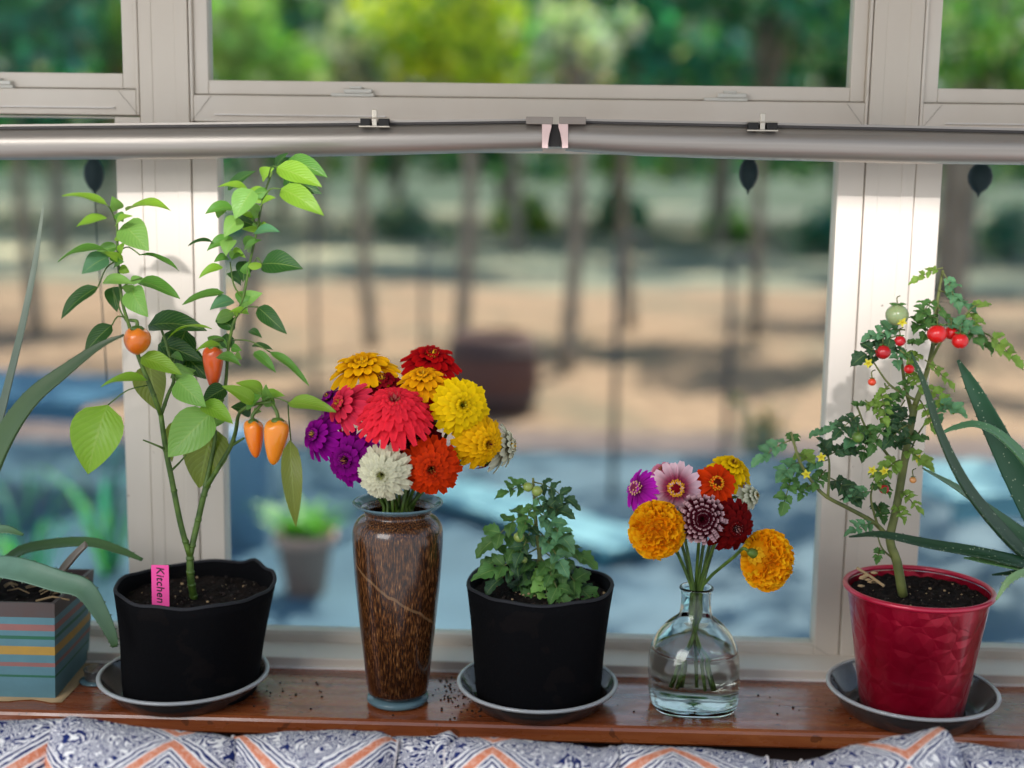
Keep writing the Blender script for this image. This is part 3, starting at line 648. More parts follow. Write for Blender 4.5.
# ------------------------------ middle tomato pot
saucer(457, 618, 685, 'plant_saucer', 'clear plastic saucer under the small tomato plant pot in the middle')
a, b = P(468, 588, YC), P(614, 588, YC); c1 = Vector(((a.x+b.x)/2, YC, 0)); rt2 = (b.x-a.x)/2; h2 = P(541, 583, YC).z
tp = thing('potted_tomato_plant', c1, 'small dark green tomato seedling in a black fabric pot between the two vases', 'potted plant')
felt_pot(tp, c1, S(62), rt2, h2, poly=1, rimvar=.002, seed=5); soil(tp, c1, rt2-.006, h2-.012, seed=8)
def compound(m, ms, base, dirv, length, w, c, n=5, droop=.35, rg=random):
    """a crinkled tomato leaf: rachis with paired leaflets and one at the tip"""
    d = Vector(dirv).normalized(); base = Vector(base); up = Vector((0, -.5, .8)); side = d.cross(up).normalized()
    pts = [base + d*length*t_ + Vector((0, 0, -droop*length*t_*t_)) for t_ in (0, .25, .5, .75, 1)]
    ms.tube(pts, lerp_list([.0009, .0005], 5), 5)
    for i, t_ in enumerate((.3, .55, .85)[:max(1, n//2+1)]):
        q = pts[0].lerp(pts[-1], t_)+Vector((0, 0, droop*length*t_*(1-t_)*.9))
        for s_ in (-1, 1):
            dd = (d*.55+side*s_+Vector((0, rg.uniform(-.3, .1), rg.uniform(-.5, .1)))).normalized(); l = length*.5*(1-.3*abs(t_-.6))*rg.uniform(.8, 1.15)
            m.leaf(q, q+dd*l, l*.62*w, up=(rg.uniform(-.4, .4), -.6, rg.uniform(.3, 1)), bend=rg.uniform(.1, .3), fold=rg.uniform(.1, .5), c=jit(c, .2), lobes=4, seg=12, wave=.2, shape=.38)
    l = length*.62; m.leaf(pts[-1], pts[-1]+(d+Vector((0, 0, -.6))).normalized()*l, l*.6*w, up=(rg.uniform(-.3, .3), -.6, .7), bend=.2, fold=.35, c=jit(c, .2), lobes=4, seg=12, wave=.2, shape=.38)
TG, TD, TL = hexc('#4E7C3A'), hexc('#2A5232'), hexc('#7E9F3E')
m, ms = M(), M(); random.seed(12)
b0 = c1+Vector((0, 0, h2-.012)); b0.x = P(541, 590, YC).x
q = bez([b0, P(540, 560, YC), P(536, 525, YC), P(534, 495, YC), P(533, 478, YC)], 16); ms.tube(q, lerp_list([.0032, .0014], len(q)), 7)
for (x, y, dx, dy, l, w, c) in ((534, 482, 26, 4, 24, .9, TD), (534, 484, -26, -2, 20, .9, TG), (534, 492, 12, 20, 18, 1, BG), (535, 508, -34, 14, 32, 1, TG), (536, 508, 20, -8, 26, 1, TD), (537, 512, 24, 12, 26, 1.1, BG),
    (537, 520, -14, 20, 22, 1, TD), (538, 535, 26, 4, 30, 1.1, TG), (538, 540, -28, 4, 30, 1, TG), (538, 548, 32, 18, 36, 1.1, TG), (538, 548, -32, 14, 30, 1, TD), (540, 556, 20, 26, 28, 1.1, TG), (539, 550, -4, 26, 28, 1.2, TG), (539, 560, -26, 22, 26, 1, TD),
    (540, 566, 34, 6, 30, 1.1, TD), (540, 560, -38, -6, 34, .9, TG), (540, 558, 6, 24, 26, 1.2, LG), (541, 572, -18, 10, 24, 1, TG), (541, 570, 16, 14, 26, 1, TG), (538, 530, 14, 12, 26, 1, BG), (536, 500, -10, 14, 20, 1, TG)):
    a = P(x, y, YC); e = P(x+dx, y+dy, YC+random.uniform(-.03, .01)); compound(m, ms, a, e-a, S(l)*1.35, w*1.05, c)
m.build('foliage', 'tomato_leaf', tp); ms.build('stem', 'tstem', tp)
for x, y, r in ((519, 537, 5.5), (537, 491, 5.5), (528, 487, 5), (524, 560, 3.5)):
    m = M(); m.ball(P(x, y, YC-.02), S(r), 14, (1, 1, .95), hexc('#8A9C4A')); m.build('green_tomato', 'fruit', tp)
    

# ------------------------------ red pot with big tomato plant
saucer(827, 997, 690, 'plant_saucer', 'clear ribbed plastic saucer under the red pot', zr=.030)
a, b = P(844, 589, YC), P(993, 589, YC); c2 = Vector(((a.x+b.x)/2, YC, 0)); rt3 = (b.x-a.x)/2; h3 = P(918, 587, YC).z; rb3 = S(50, z=0)
rp = thing('potted_tomato_plant', c2, 'tomato plant with ripe red tomatoes in a glossy red pot', 'potted plant')
m = M(); fac = lambda r, z, a, j: (r*(1-.010*(1-abs(math.cos(a*6)))), z)
m.lathe([(.001, .0036), (rb3-.003, .0036), (rb3, .006)]+[(rb3+(rt3-.005-rb3)*k/8, .006+(h3-.010)*k/8) for k in range(1, 9)], c2, 96, fac, capb=False)
m.lathe([(rt3-.006, h3-.004), (rt3-.008, h3-.022), (rt3-.012, h3-.04)], c2, 96, capb=False); m.build('pot', 'tin', rp)
m = M(); m.tube([c2+Vector(((rt3-.003)*math.cos(2*PI*k/72), (rt3-.003)*math.sin(2*PI*k/72), h3-.001)) for k in range(73)], .0033, 8, cap=False); m.build('rim', 'tin_rim', rp)
soil(rp, c2, rt3-.008, h3-.010, seed=4)
m = M()
for k in range(9):
    a = P(862+random.uniform(-4, 16), 577+random.uniform(-5, 9), YC-.0); m.ball(a, .003, 6, (1.6, .8, .6))
m.tube(bez([P(857, 568, YC), P(870, 576, YC), P(884, 586, YC-.02)], 6), .0018, 6); tag(m.build('dead_leaf', 'bark', rp), 'crumpled straw coloured dry leaf on the soil')
m, ms = M(), M(); random.seed(21)
def ts(l, r0, r1, n=16):
    q = bez([P(*p) for p in l], n); ms.tube(q, lerp_list([r0, r1], len(q)), 8)
Yt = YC-.005
ts([(903, 596, Yt), (897, 562, Yt), (890, 540, Yt), (896, 510, Yt), (902, 476, Yt), (908, 440, Yt), (915, 405, Yt)], .0056, .0042, 22)
ts([(915, 405, Yt), (926, 375, Yt), (934, 340, Yt), (937, 305, Yt), (943, 270, Yt)], .0032, .0016)
ts([(905, 455, Yt), (912, 420, Yt+.01), (905, 385, Yt+.01), (900, 350, Yt)], .003, .0016)
ts([(891, 542, Yt), (876, 524, 1.44), (850, 509, 1.43), (827, 497, 1.42), (814, 484, 1.42), (800, 462, 1.41), (791, 432, 1.41)], .0030, .0014, 22)
ts([(828, 496, 1.42), (829, 478, 1.42), (829, 460, 1.42), (824, 445, 1.42)], .0017, .0009)
ts([(893, 462, Yt), (880, 445, 1.43), (866, 428, 1.43), (857, 406, 1.43)], .0018, .001)
ts([(878, 527, 1.44), (871, 500, 1.43), (873, 485, 1.43)], .0016, .0009)
ts([(892, 558, Yt), (882, 548, 1.43), (877, 534, 1.43)], .0012, .0008)
ts([(926, 370, Yt), (945, 335, 1.43), (962, 318, 1.43), (972, 308, 1.43)], .0018, .0009)
ts([(934, 345, Yt), (965, 328, 1.42), (990, 335, 1.42)], .0015, .0008)
ts([(915, 400, Yt), (890, 385, 1.43), (872, 360, 1.43)], .0016, .0009)
ts([(902, 480, Yt), (915, 440, 1.46), (935, 410, 1.46)], .0014, .0008)
for (x, y, dx, dy, l, w, c) in (
    (943, 268, -20, 2, 18, .9, TL), (943, 272, 10, 16, 20, 1, BG), (938, 290, 20, 4, 24, 1.1, BG), (935, 300, -16, 6, 20, 1, TG), (936, 305, 14, 12, 22, 1, TG),
    (935, 315, -30, -2, 26, 1.1, TG), (935, 318, -16, 10, 22, 1, TG), (940, 325, 20, -4, 24, 1.1, BG), (972, 308, 10, -8, 14, 1, TL), (968, 312, 14, 8, 18, .9, TL), (985, 333, 20, 10, 24, 1, TL), (975, 330, 12, 8, 20, 1, TG),
    (950, 318, 18, 8, 22, 1.1, TG), (905, 330, -22, -4, 24, 1.1, BG), (900, 335, -26, 6, 28, 1.2, TD), (885, 340, -16, 12, 22, 1, TD), (895, 345, 6, 14, 20, 1.1, BG), (900, 350, 12, 8, 20, 1, TG),
    (905, 370, 12, 8, 18, .9, TL), (890, 385, -14, 8, 20, .9, TL), (915, 380, -16, 6, 18, .9, TG), (920, 385, 16, 6, 22, .9, TL), (905, 400, -10, 14, 24, 1.2, TD), (900, 395, -22, 4, 20, .9, TG), (935, 405, 12, -2, 22, 1, BG), (920, 400, 10, 14, 20, .8, TL),
    (912, 415, -20, 2, 24, 1, TD), (908, 425, -24, 8, 22, 1, TD), (880, 390, 4, 12, 18, .8, TL), (857, 408, 4, -14, 16, .9, TG), (860, 415, -18, 6, 22, 1.1, TD), (866, 428, -24, 2, 26, 1.1, BG), (864, 425, 14, 4, 18, 1, TG), (870, 432, -6, 14, 18, 1.1, DG),
    (880, 445, 12, -6, 20, 1, TD), (845, 425, -22, -2, 22, 1, BG), (829, 460, -4, -18, 20, 1, TD), (829, 455, 16, -10, 22, 1.1, TD), (828, 460, -18, 2, 20, .9, BG), (830, 478, 18, 6, 26, 1.2, TD), (826, 470, -18, 12, 18, 1, TG),
    (800, 462, -20, 2, 24, 1.1, BG), (797, 455, 16, -8, 22, 1, TL), (792, 440, -16, 4, 24, 1, BG), (792, 436, 4, -10, 16, 1, TG), (795, 470, -8, 18, 22, 1.2, TG), (812, 484, -10, 4, 16, 1, TG), (840, 500, 16, -12, 20, 1, TD), (873, 486, 16, -8, 18, 1, TG), (872, 492, -16, -2, 18, .9, BG), (876, 505, 8, 4, 20, 1, DG),
    (876, 524, -24, -4, 22, .8, BG), (880, 548, -4, 10, 14, 1, TG), (897, 490, 14, 6, 20, .7, TL), (902, 450, 14, 2, 22, 1, TL), (900, 460, -18, 4, 24, 1, TL), (905, 440, 12, -8, 20, .9, TG), (930, 400, 12, 8, 22, .9, BG), (895, 505, 14, 8, 18, .8, TL), (880, 480, 10, 6, 16, .8, TG),
    (920, 355, -12, -6, 20, .9, TL), (925, 360, 14, 8, 20, .9, TL), (912, 345, 6, -12, 18, 1, TG), (870, 470, 10, 8, 14, .7, TL), (865, 400, 8, 6, 16, .8, TL), (890, 420, -10, 10, 22, .9, TG), (888, 405, -12, -4, 18, .8, TL)):
    a = P(x, y, 1.44+random.uniform(-.02, .02)); e = P(x+dx, y+dy, 1.43+random.uniform(-.035, .02)); compound(m, ms, a, e-a, S(l)*1.12, w*1.1, c)
m.build('foliage', 'tomato_leaf', rp)
RD = hexc('#D01414')
for x, y, r, c, Y in ((937, 334, 9.5, RD, 1.40), (951, 333, 7, RD, 1.415), (960, 341, 8, RD, 1.40), (883, 352, 7.5, hexc('#B0121A'), 1.42), (900, 341, 5.5, hexc('#C01420'), 1.42), (909, 369, 5, RD, 1.42), (872, 382, 4, hexc('#E0451E'), 1.42), (884, 489, 5, hexc('#C01420'), 1.43), (855, 498, 4, hexc('#C88A70'), 1.43), (897, 315, 11, hexc('#8D9C6A'), 1.41), (913, 480, 3.5, hexc('#D09050'), 1.43), (858, 437, 6, hexc('#6E8F3C'), 1.42)):
    m = M(); p = P(x, y, Y); R_ = S(r, Y); m.ball(p, R_, 18, (1, 1, .93), c); o = m.build('tomato', 'fruit', rp)
    m = M()
    for k in range(5):
        an = k*1.257; m.leaf(p+Vector((0, 0, R_*.9)), p+Vector((math.cos(an)*R_*.8, math.sin(an)*R_*.8, R_*.95)), R_*.3, c=TG, seg=3)
    m.build('calyx', 'tomato_leaf', o)
    ms.tube(bez([p+Vector((0, 0, R_*.85)), p+Vector((0, .004, R_+.006)), P(x+(3 if x < 915 else -5), y-r-8, Yt)], 6), .0007, 5)
ms.build('stem', 'tstem', rp)
for x, y, Y in ((821, 457, 1.40), (806, 474, 1.40), (868, 363, 1.41), (872, 470, 1.41), (917, 458, 1.43), (902, 322, 1.40), (884, 471, 1.41)):
    m = M(); p = P(x, y, Y); r = S(5)
    for k in range(5):
        an = k*1.257+x; m.leaf(p, p+Vector((math.cos(an)*r, -.2*r, math.sin(an)*r)), r*.6, up=(0, -1, 0), c=hexc('#E3D84A'), seg=4)
    m.ball(p+Vector((0, -.001, 0)), r*.25, 8, c=hexc('#D8C030')); m.build('tomato_flower', 'petal', rp)

# ================================================================== ALOES
def aloe_leaf(root, pts, widths, c1_, c2_, thick=.32, up=(0, -.55, .85), teeth=True, label=None, name='leaf'):
    """pts: (px,py,Y); widths in px"""
    q = bez([P(*p) for p in pts], 30); W = [max(.0008, S(w, pts[0][2]))/2 for w in lerp_list(widths, len(q))]; m = M(); rows = []; U = Vector(up)
    for i, p in enumerate(q):
        d = (q[min(i+1, len(q)-1)]-q[max(i-1, 0)]).normalized(); sd = d.cross(U).normalized(); nn_ = sd.cross(d).normalized()
        if nn_.dot(U) < 0: nn_ = -nn_
        t_ = i/(len(q)-1); cc = mix(c1_, c2_, t_); w = W[i]; row = []
        for k in range(12):
            a = 2*PI*k/12; x = math.cos(a); z = math.sin(a)
            lift = .35*x*x if True else 0
            row.append(m.vert(p+sd*w*x+nn_*(w*thick*(z if z < 0 else z*.35)*1.6+w*lift), cc))
        rows.append(row)
        if teeth and i % 2 == 1 and w > .003:
            for s_ in (-1, 1):
                b_ = p+sd*w*s_*.97+nn_*w*.35; e_ = b_+sd*s_*.0022+d*.001
                i0 = m.vert(b_-d*.0012, cc); i1 = m.vert(b_+d*.0012, cc); i2 = m.vert(e_, mix(cc, (.8, .8, .6, 1), .5)); i3 = m.vert(b_-nn_*.001, cc); m.face((i0, i1, i2)); m.face((i1, i3, i2)); m.face((i3, i0, i2))
    m.grid(rows, True); m.face(rows[0][::-1]); m.face(rows[-1]); o = m.build(name, 'aloe' if root.name == 'potted_aloe.001' else 'aloe_plain', root)
    if label: o['label'] = label
AG, AD, AP = hexc('#4A6B3A'), hexc('#1E3A24'), hexc('#7FA08A')
# striped planter
p0 = P(58, 700, 1.405); p0 = PZ(57, 699, 0.0); yf = max(SF+.006, p0.y); xr = PZ(57, 699, 0).x; zt_p = P(58, 602, yf).z
al = thing('potted_aloe', (xr-.07, yf+.07, 0), 'aloe with arching leaves in a blue planter painted with coloured stripes', 'potted plant')
m = M(); w_, d_ = .155, .125
bot = [(xr-w_, yf), (xr-.002, yf), (xr-.008, yf+d_), (xr-w_, yf+d_)]; tp_ = [(xr-w_-.004, yf-.006), (xr+.004, yf-.006), (xr+.002, yf+d_+.004), (xr-w_-.004, yf+d_+.004)]
for i in range(4):
    j = (i+1) % 4
    a0 = m.vert((*bot[i], .001), uv=(0, 0)); b0_ = m.vert((*bot[j], .001), uv=(1, 0)); c0_ = m.vert((*tp_[j], zt_p), uv=(1, 1)); d0_ = m.vert((*tp_[i], zt_p), uv=(0, 1)); m.face((a0, b0_, c0_, d0_))
    ci = Vector((sum(q[0] for q in tp_)/4, sum(q[1] for q in tp_)/4, 0)); t1 = Vector((*tp_[i], 0)).lerp(ci, .06); t2 = Vector((*tp_[j], 0)).lerp(ci, .06)
    e1 = m.vert((t1.x, t1.y, zt_p), uv=(0, .97)); e2 = m.vert((t2.x, t2.y, zt_p), uv=(1, .97)); d2 = m.vert((*tp_[i], zt_p), uv=(0, .97)); c2_ = m.vert((*tp_[j], zt_p), uv=(1, .97)); m.face((d2, c2_, e2, e1))
    g1 = m.vert((t1.x, t1.y, zt_p-.03), uv=(0, .95)); g2 = m.vert((t2.x, t2.y, zt_p-.03), uv=(1, .95)); m.face((e1, e2, g2, g1))
m.face([m.vert((*q, .001)) for q in bot][::-1]); m.build('planter', 'stripes', al, smooth=False)
m = M(); nx = 30
rows = [[m.vert((xr-w_+.004+(w_-.008)*i/nx, yf+.003+(d_-.006)*j/nx, zt_p-.010+.005*noise.noise(Vector((i*.5, j*.5, 0))))) for i in range(nx+1)] for j in range(nx+1)]
m.grid(rows); m.build('soil', 'soil', al)
m = M()
for k in range(26):
    a = Vector((xr-random.uniform(.01, .14), yf+random.uniform(.005, .1), zt_p-.004)); an = random.uniform(-.5, .5); l = random.uniform(.01, .04); m.tube([a, a+Vector((math.cos(an)*l*.5, math.sin(an)*l*.5, .005)), a+Vector((math.cos(an)*l, math.sin(an)*l, .001))], random.uniform(.0007, .0016), 5)
tag(m.build('straw_mulch', 'bark', al), kind='stuff')
m = M(); rows = [[m.vert((xr-w_-.008+(w_+.018)*i/14, yf+(-.009+.004*math.sin(i*1.3) if j == 0 else d_+.006), .0006+(.0006 if j == 0 else 0))) for i in range(15)] for j in range(2)]; m.grid(rows)
o = m.build('paper_mat', 'bark', None, loc=(xr-.07, yf+.05, 0)); tag(o, 'thin yellowish mat under the striped planter', 'mat'); md_ = o.modifiers.new('s', 'SOLIDIFY'); md_.thickness = .0006
crown = (-30, 600, 1.45)
aloe_leaf(al, [(-40, 590, 1.43), (-10, 570, 1.40), (20, 571, 1.375), (60, 583, 1.365), (84, 590, 1.36), (100, 612, 1.36), (112, 636, 1.36), (115, 647, 1.36)], [22, 24, 24, 22, 20, 15, 10, 5], hexc('#6E9480'), hexc('#324E20'), label='thick pale green leaf bending over the planter edge', up=(.1, -.75, .65))
aloe_leaf(al, [(-10, 590, 1.46), (15, 555, 1.48), (50, 545, 1.49), (90, 543, 1.49), (120, 551, 1.48), (142, 560, 1.47)], [12, 13, 13, 12, 9, 4], AG, hexc('#3C5C2C'))
aloe_leaf(al, [(-40, 580, 1.44), (-25, 520, 1.42), (0, 450, 1.40), (30, 402, 1.39), (65, 372, 1.385), (100, 346, 1.38), (124, 335, 1.38)], [24, 27, 26, 20, 14, 7, 2], AG, hexc('#33401E'), label='long dark leaf with dried brown tip', up=(-.3, -.8, .3))
aloe_leaf(al, [(-35, 590, 1.46), (-15, 480, 1.46), (5, 400, 1.46), (22, 330, 1.46), (36, 260, 1.47), (44, 202, 1.47)], [14, 12, 10, 8, 6, 2], hexc('#3E5644'), hexc('#7E8676'), teeth=False)
aloe_leaf(al, [(-50, 560, 1.42), (-20, 534, 1.40), (4, 530, 1.39), (23, 535, 1.38)], [12, 12, 10, 3], AP, AG)
aloe_leaf(al, [(52, 590, 1.45), (62, 572, 1.44), (75, 556, 1.435), (86, 545, 1.43)], [13, 12, 11, 9], hexc('#4A3A30'), hexc('#7A6A60'), teeth=False, label='dried brown leaf stub')
# right aloe, its pot stands just beyond the frame
ca = Vector((P(1082, 620, 1.46).x, 1.46, 0))
ar = thing('potted_aloe', ca, 'spotted dark green aloe leaves reaching in from the right edge of the photo', 'potted plant')
m = M(); m.lathe([(.001, .001), (.040, .001), (.041, .003), (.052, .085), (.056, .086), (.056, .102), (.052, .102), (.050, .085)], ca, 48, capb=False); m.build('pot', 'terracotta', ar)
soil(ar, ca, .050, .090, seed=9)
rt_ = (1075, 588, 1.455)
aloe_leaf(ar, [rt_, (1050, 575, 1.43), (1010, 541, 1.41), (967, 489, 1.40), (940, 435, 1.395), (924, 385, 1.39), (911, 352, 1.39)], [18, 19, 19, 15, 10, 7, 2], AD, hexc('#2A4A2A'), label='long narrow leaf curving up in front of the tomato plant')
aloe_leaf(ar, [rt_, (1065, 560, 1.46), (1040, 520, 1.47), (1015, 470, 1.475), (990, 420, 1.475), (972, 385, 1.475), (958, 360, 1.475)], [24, 26, 27, 26, 20, 13, 3], hexc('#24503A'), hexc('#2E5A3C'), up=(-.5, -.85, .2), label='broad leaf with white spots')
aloe_leaf(ar, [rt_, (1060, 530, 1.44), (1035, 475, 1.44), (1005, 440, 1.44), (978, 425, 1.44), (955, 428, 1.44), (940, 434, 1.44)], [16, 18, 16, 13, 9, 6, 2], AG, BG)
aloe_leaf(ar, [rt_, (1040, 570, 1.41), (985, 555, 1.39), (930, 545, 1.385), (880, 535, 1.38), (849, 537, 1.38)], [16, 17, 14, 12, 8, 2], hexc('#1F4426'), AD, label='long leaf lying almost level above the red pot')
aloe_leaf(ar, [rt_, (1045, 555, 1.46), (1000, 520, 1.47), (960, 490, 1.47), (922, 468, 1.47)], [18, 20, 16, 9, 2], hexc('#2E5A38'), hexc('#6C8A6A'))
aloe_leaf(ar, [rt_, (1050, 574, 1.42), (1020, 567, 1.40), (985, 561, 1.395), (964, 558, 1.39)], [14, 15, 13, 8, 2], hexc('#5F8A4A'), hexc('#4A7440'))
aloe_leaf(ar, [rt_, (1055, 575, 1.40), (1030, 572, 1.38), (1010, 580, 1.375), (996, 600, 1.37)], [10, 10, 9, 7, 2], AP, hexc('#6F9050'))
aloe_leaf(ar, [rt_, (1058, 580, 1.43), (1030, 573, 1.42), (992, 575, 1.41)], [10, 10, 9, 2], hexc('#1F4426'), AD)
# ------------------------------ small glass dish at the left
g0 = PZ(97, 681, .0)
gd = thing('glass_dish', g0, 'tiny clear glass dish standing between striped planter and black pot', 'dish')
m = M(); m.lathe([(.001, .0005), (.020, .0005), (.021, .002), (.019, .0035), (.001, .0035)], g0, 36, capb=False); m.build('base', 'vase_lip', gd)
m = M(); m.lathe([(.001, .0036), (.014, .0036), (.0145, .006), (.0150, .015), (.0155, .016), (.0135, .016), (.013, .006), (.001, .0055)], g0, 36, capb=False); m.build('bowl', 'saucer', gd)

# ================================================================== VASE AND BOTTLE
vc = Vector((P(398, 600, YC-.01).x, YC-.012, 0)); zv = lambda py: P(398, py, YC-.012).z
va = thing('flower_vase', vc, 'tall brown speckled glass vase with pale blue lip holding the large bouquet', 'vase')
s = lambda p: S(p, YC, .1)
zt_v = zv(503)
body = [(s(29), .0085), (s(31), .016), (s(33.5), .05), (s(37), .085), (s(40.5), .125), (s(43), .155), (s(44.5), zt_v-.046), (s(45), zt_v-.036), (s(44), zt_v-.027), (s(40), zt_v-.019), (s(34), zt_v-.0145), (s(31.5), zt_v-.012), (s(33), zt_v-.008), (s(38), zt_v-.004)]
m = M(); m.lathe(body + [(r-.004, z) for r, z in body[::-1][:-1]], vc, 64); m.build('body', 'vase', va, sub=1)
m = M(); m.lathe([(s(38), zt_v-.0042), (s(42.5), zt_v-.0015), (s(44.5), zt_v+.0005), (s(44), zt_v+.002), (s(42), zt_v+.001), (s(37), zt_v-.003), (s(33), zt_v-.008), (s(36), zt_v-.0055), (s(38), zt_v-.0042)], vc, 64, capb=False); m.build('lip', 'vase_lip', va)
m = M(); m.lathe([(.001, .001), (s(28), .0006), (s(30.5), .003), (s(31), .005), (s(30), .0085), (.001, .0085)], vc, 64, capb=False); m.build('foot', 'vase_lip', va)
bc = Vector((P(694, 650, YC).x, YC-.002, 0)); bb = thing('glass_bottle', bc, 'squat clear glass bottle half full of water holding the small bouquet', 'bottle')
zb2 = P(694, 587, YC).z; hn = zb2
outp = [(.001, .002), (s(30), .0008), (s(40), .002), (s(44.5), .008), (s(46), .022), (s(46), .050), (s(45), .064), (s(41), .080), (s(33), .094), (s(23), .104), (s(16.5), .1095), (s(15), .115), (s(14.6), hn-.004), (s(17), hn-.0015), (s(17), hn+.001), (s(15), hn+.002)]
inn = [(s(12.6), hn), (s(12.4), .113), (s(20), .1015), (s(31), .0905), (s(38.5), .077), (s(42.3), .062), (s(43.2), .05), (s(43), .024), (s(41), .012), (s(35), .0085), (s(18), .010), (.001, .0115)]
def sqf(r, z, a, j):
    k = max(0, min(1, (.075-z)/.05)) ; e = 2+2.2*k; ca_, sa_ = abs(math.cos(a)), abs(math.sin(a)); ra = 1/((ca_**e+sa_**e)**(1/e)); return r*(1+(ra-1)*.75)*(1-.02*k), z
m = M(); m.lathe(outp+inn, bc, 80, sqf, capb=False); m.build('glass_body', 'bottle', bb, sub=1)
zw = .072; wat = [(.001, .0112), (s(18), .0097), (s(35), .0082), (s(41.1), .0117), (s(43.2), .024), (s(43.4), .05), (s(42.5), .062), (s(40.2), zw), (s(39), zw+.0004), (.001, zw)]
m = M(); m.lathe(wat, bc, 80, sqf, capb=False); m.build('water', 'water', bb, sub=1)

# ================================================================== FLOWERS
def frame(nrm):
    z = Vector(nrm).normalized(); x = z.orthogonal().normalized(); y = z.cross(x); return x, y, z
def zinnia(px, py, Y, size, nrm, cb, ct, label, rings=6, eye='disc', stem=None, name='zinnia', n0=17, group=None, cup=0.0, dome=.34, tipnotch=True, narrow=1.0, ce=None, curl=0.0, backc=None, minr=.18, g0=.25, gs=1.6):
    g_ = sum(ct[:3])/3; ct = tuple(max(.004, min(.95, g_+(v_-g_)*1.18)) for v_ in ct[:3])+(1,)
    ctr = P(px, py, Y); R_ = S(size, Y)/2; X_, Y_, Z_ = frame(nrm); rg = random.Random(int(px*7+py))
    T = lambda x, y, z: ctr+X_*x+Y_*y+Z_*z
    root = thing(name, ctr, label, 'flower', group)
    m = M()
    for i in range(rings):
        k = i/max(1, rings-1) if rings > 1 else 0
        Lr = R_*(1-k*(1-minr-.18)) ; n_ = max(7, int(n0*(1-.38*k))); tilt = -.28+k*1.15+cup; h = dome*R_*k
        for j in range(n_):
            a = 2*PI*(j+.5*(i % 2))/n_+rg.uniform(-.07, .07); ll = Lr*rg.uniform(.92, 1.04); ti = tilt+rg.uniform(-.1, .1); W = 2*PI*Lr/n_*.86*narrow*rg.uniform(.9, 1.1); W = max(W, R_*.13)
            r0 = R_*.10*(1-.4*k); ca_, sa_ = math.cos(a), math.sin(a); rows = []
            sh = rg.uniform(.88, 1.08)
            for q_ in range(6):
                t_ = q_/5; wr = (.35+.65*math.sin(min(1, t_*1.25)*PI/2)) if t_ < .8 else (1 if t_ < .9 else .55)
                rr = r0+(ll-r0)*t_*math.cos(ti); zz = h+(ll-r0)*t_*math.sin(ti)+R_*.10*math.sin(t_*PI)-R_*.13*t_*t_*(1+curl)
                row = []
                for e in range(3):
                    q2 = e-1; off = q2*W*.5*wr; zc = (abs(q2))*W*.20*(1-.4*t_)*(1 if curl < 1 else -1)
                    if t_ == 1 and e == 1 and tipnotch: rr2 = rr-W*.06
                    else: rr2 = rr
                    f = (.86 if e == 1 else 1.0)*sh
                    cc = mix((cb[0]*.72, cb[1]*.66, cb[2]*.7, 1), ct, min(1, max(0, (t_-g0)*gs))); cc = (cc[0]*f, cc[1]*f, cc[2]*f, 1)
                    row.append(m.vert(T(rr2*ca_-off*sa_, rr2*sa_+off*ca_, zz+zc), cc))
                rows.append(row)
            m.grid(rows)
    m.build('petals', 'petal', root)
    ce = ce or (hexc('#5A1020'), hexc('#E8B828'))
    m = M(); hh = dome*R_+.02*R_
    if eye == 'ring':
        m.ball(T(0, 0, R_*.12), R_*.24, 14, (1, 1, 1), ce[0])
        for k in range(34):
            a = k*2.399; r = R_*(.15+.16*math.sqrt(k/34)); c_ = T(r*math.cos(a), r*math.sin(a), R_*(.33-.25*(k/34)))
            for p_ in range(4):
                b_ = p_*PI/2+a; m.leaf(c_, c_+X_*math.cos(b_)*R_*.055+Y_*math.sin(b_)*R_*.055+Z_*R_*.04, R_*.045, up=Z_, c=ce[1], seg=2)
        m.build('eye', 'petal', root)
    else:
        for k in range(34):
            a = k*2.399; r = R_*.19*math.sqrt(k/34); c_ = T(r*math.cos(a), r*math.sin(a), hh*1.0+R_*.10*(1-r/R_*4)); d_2 = Z_*R_*.14+(X_*math.cos(a)+Y_*math.sin(a))*R_*.05
            m.leaf(c_, c_+d_2, R_*.07, up=X_*math.cos(a)+Y_*math.sin(a), c=mix(ce[0], ce[1], rg.random()), seg=3)
        m.build('eye', 'petal', root)
    m = M(); m.lathe([(.0015, -.012), (R_*.16, -.008), (R_*.26, -.002), (R_*.2, .003)], (0, 0, 0), 14, capb=True)
    for i in range(len(m.v)): v_ = m.v[i]; m.v[i] = T(v_.x, v_.y, v_.z-R_*.02)
    m.build('calyx', 'stem', root)
    if stem:
        a = T(0, 0, -.010); pts = [a, a-Z_*.014+Vector((0, 0, -.005))]+[Vector(p) for p in stem]
        q = bez(pts, 20); m = M(); m.tube(q, .0019, 7); m.build('stem', 'stem', root)
    return root
def vstem(px, py, Y, spread=.5):
    """stem target points: neck and inside the tall vase"""
    a = P(px, py, Y); dx = max(-1, min(1, (a.x-vc.x)/.07)); rg = random.Random(px*3+py)
    return [vc+Vector((dx*.020, rg.uniform(-.012, .014), zt_v+.004)), vc+Vector((dx*.014, rg.uniform(-.01, .01), zt_v-.03)), vc+Vector((-dx*.012, rg.uniform(-.01, .01), .06))]
GA = 'zinnias in the brown vase'
def ZA(px, py, Y, size, nrm, cb, ct, label, **k): return zinnia(px, py, Y, size, nrm, hexc(cb), hexc(ct), label, stem=vstem(px, py, Y), group=GA, **k)
ZA(363, 371, 1.47, 72, (-.1, -.30, 1), '#D88A08', '#F5B916', 'golden yellow zinnia seen edge-on, top left of the large bouquet', rings=4, dome=.16, cup=.22)
ZA(431, 363, 1.49, 62, (.15, -.42, 1), '#7A0618', '#A80A2A', 'crimson zinnia highest of the large bouquet', rings=4, dome=.22, cup=.18)
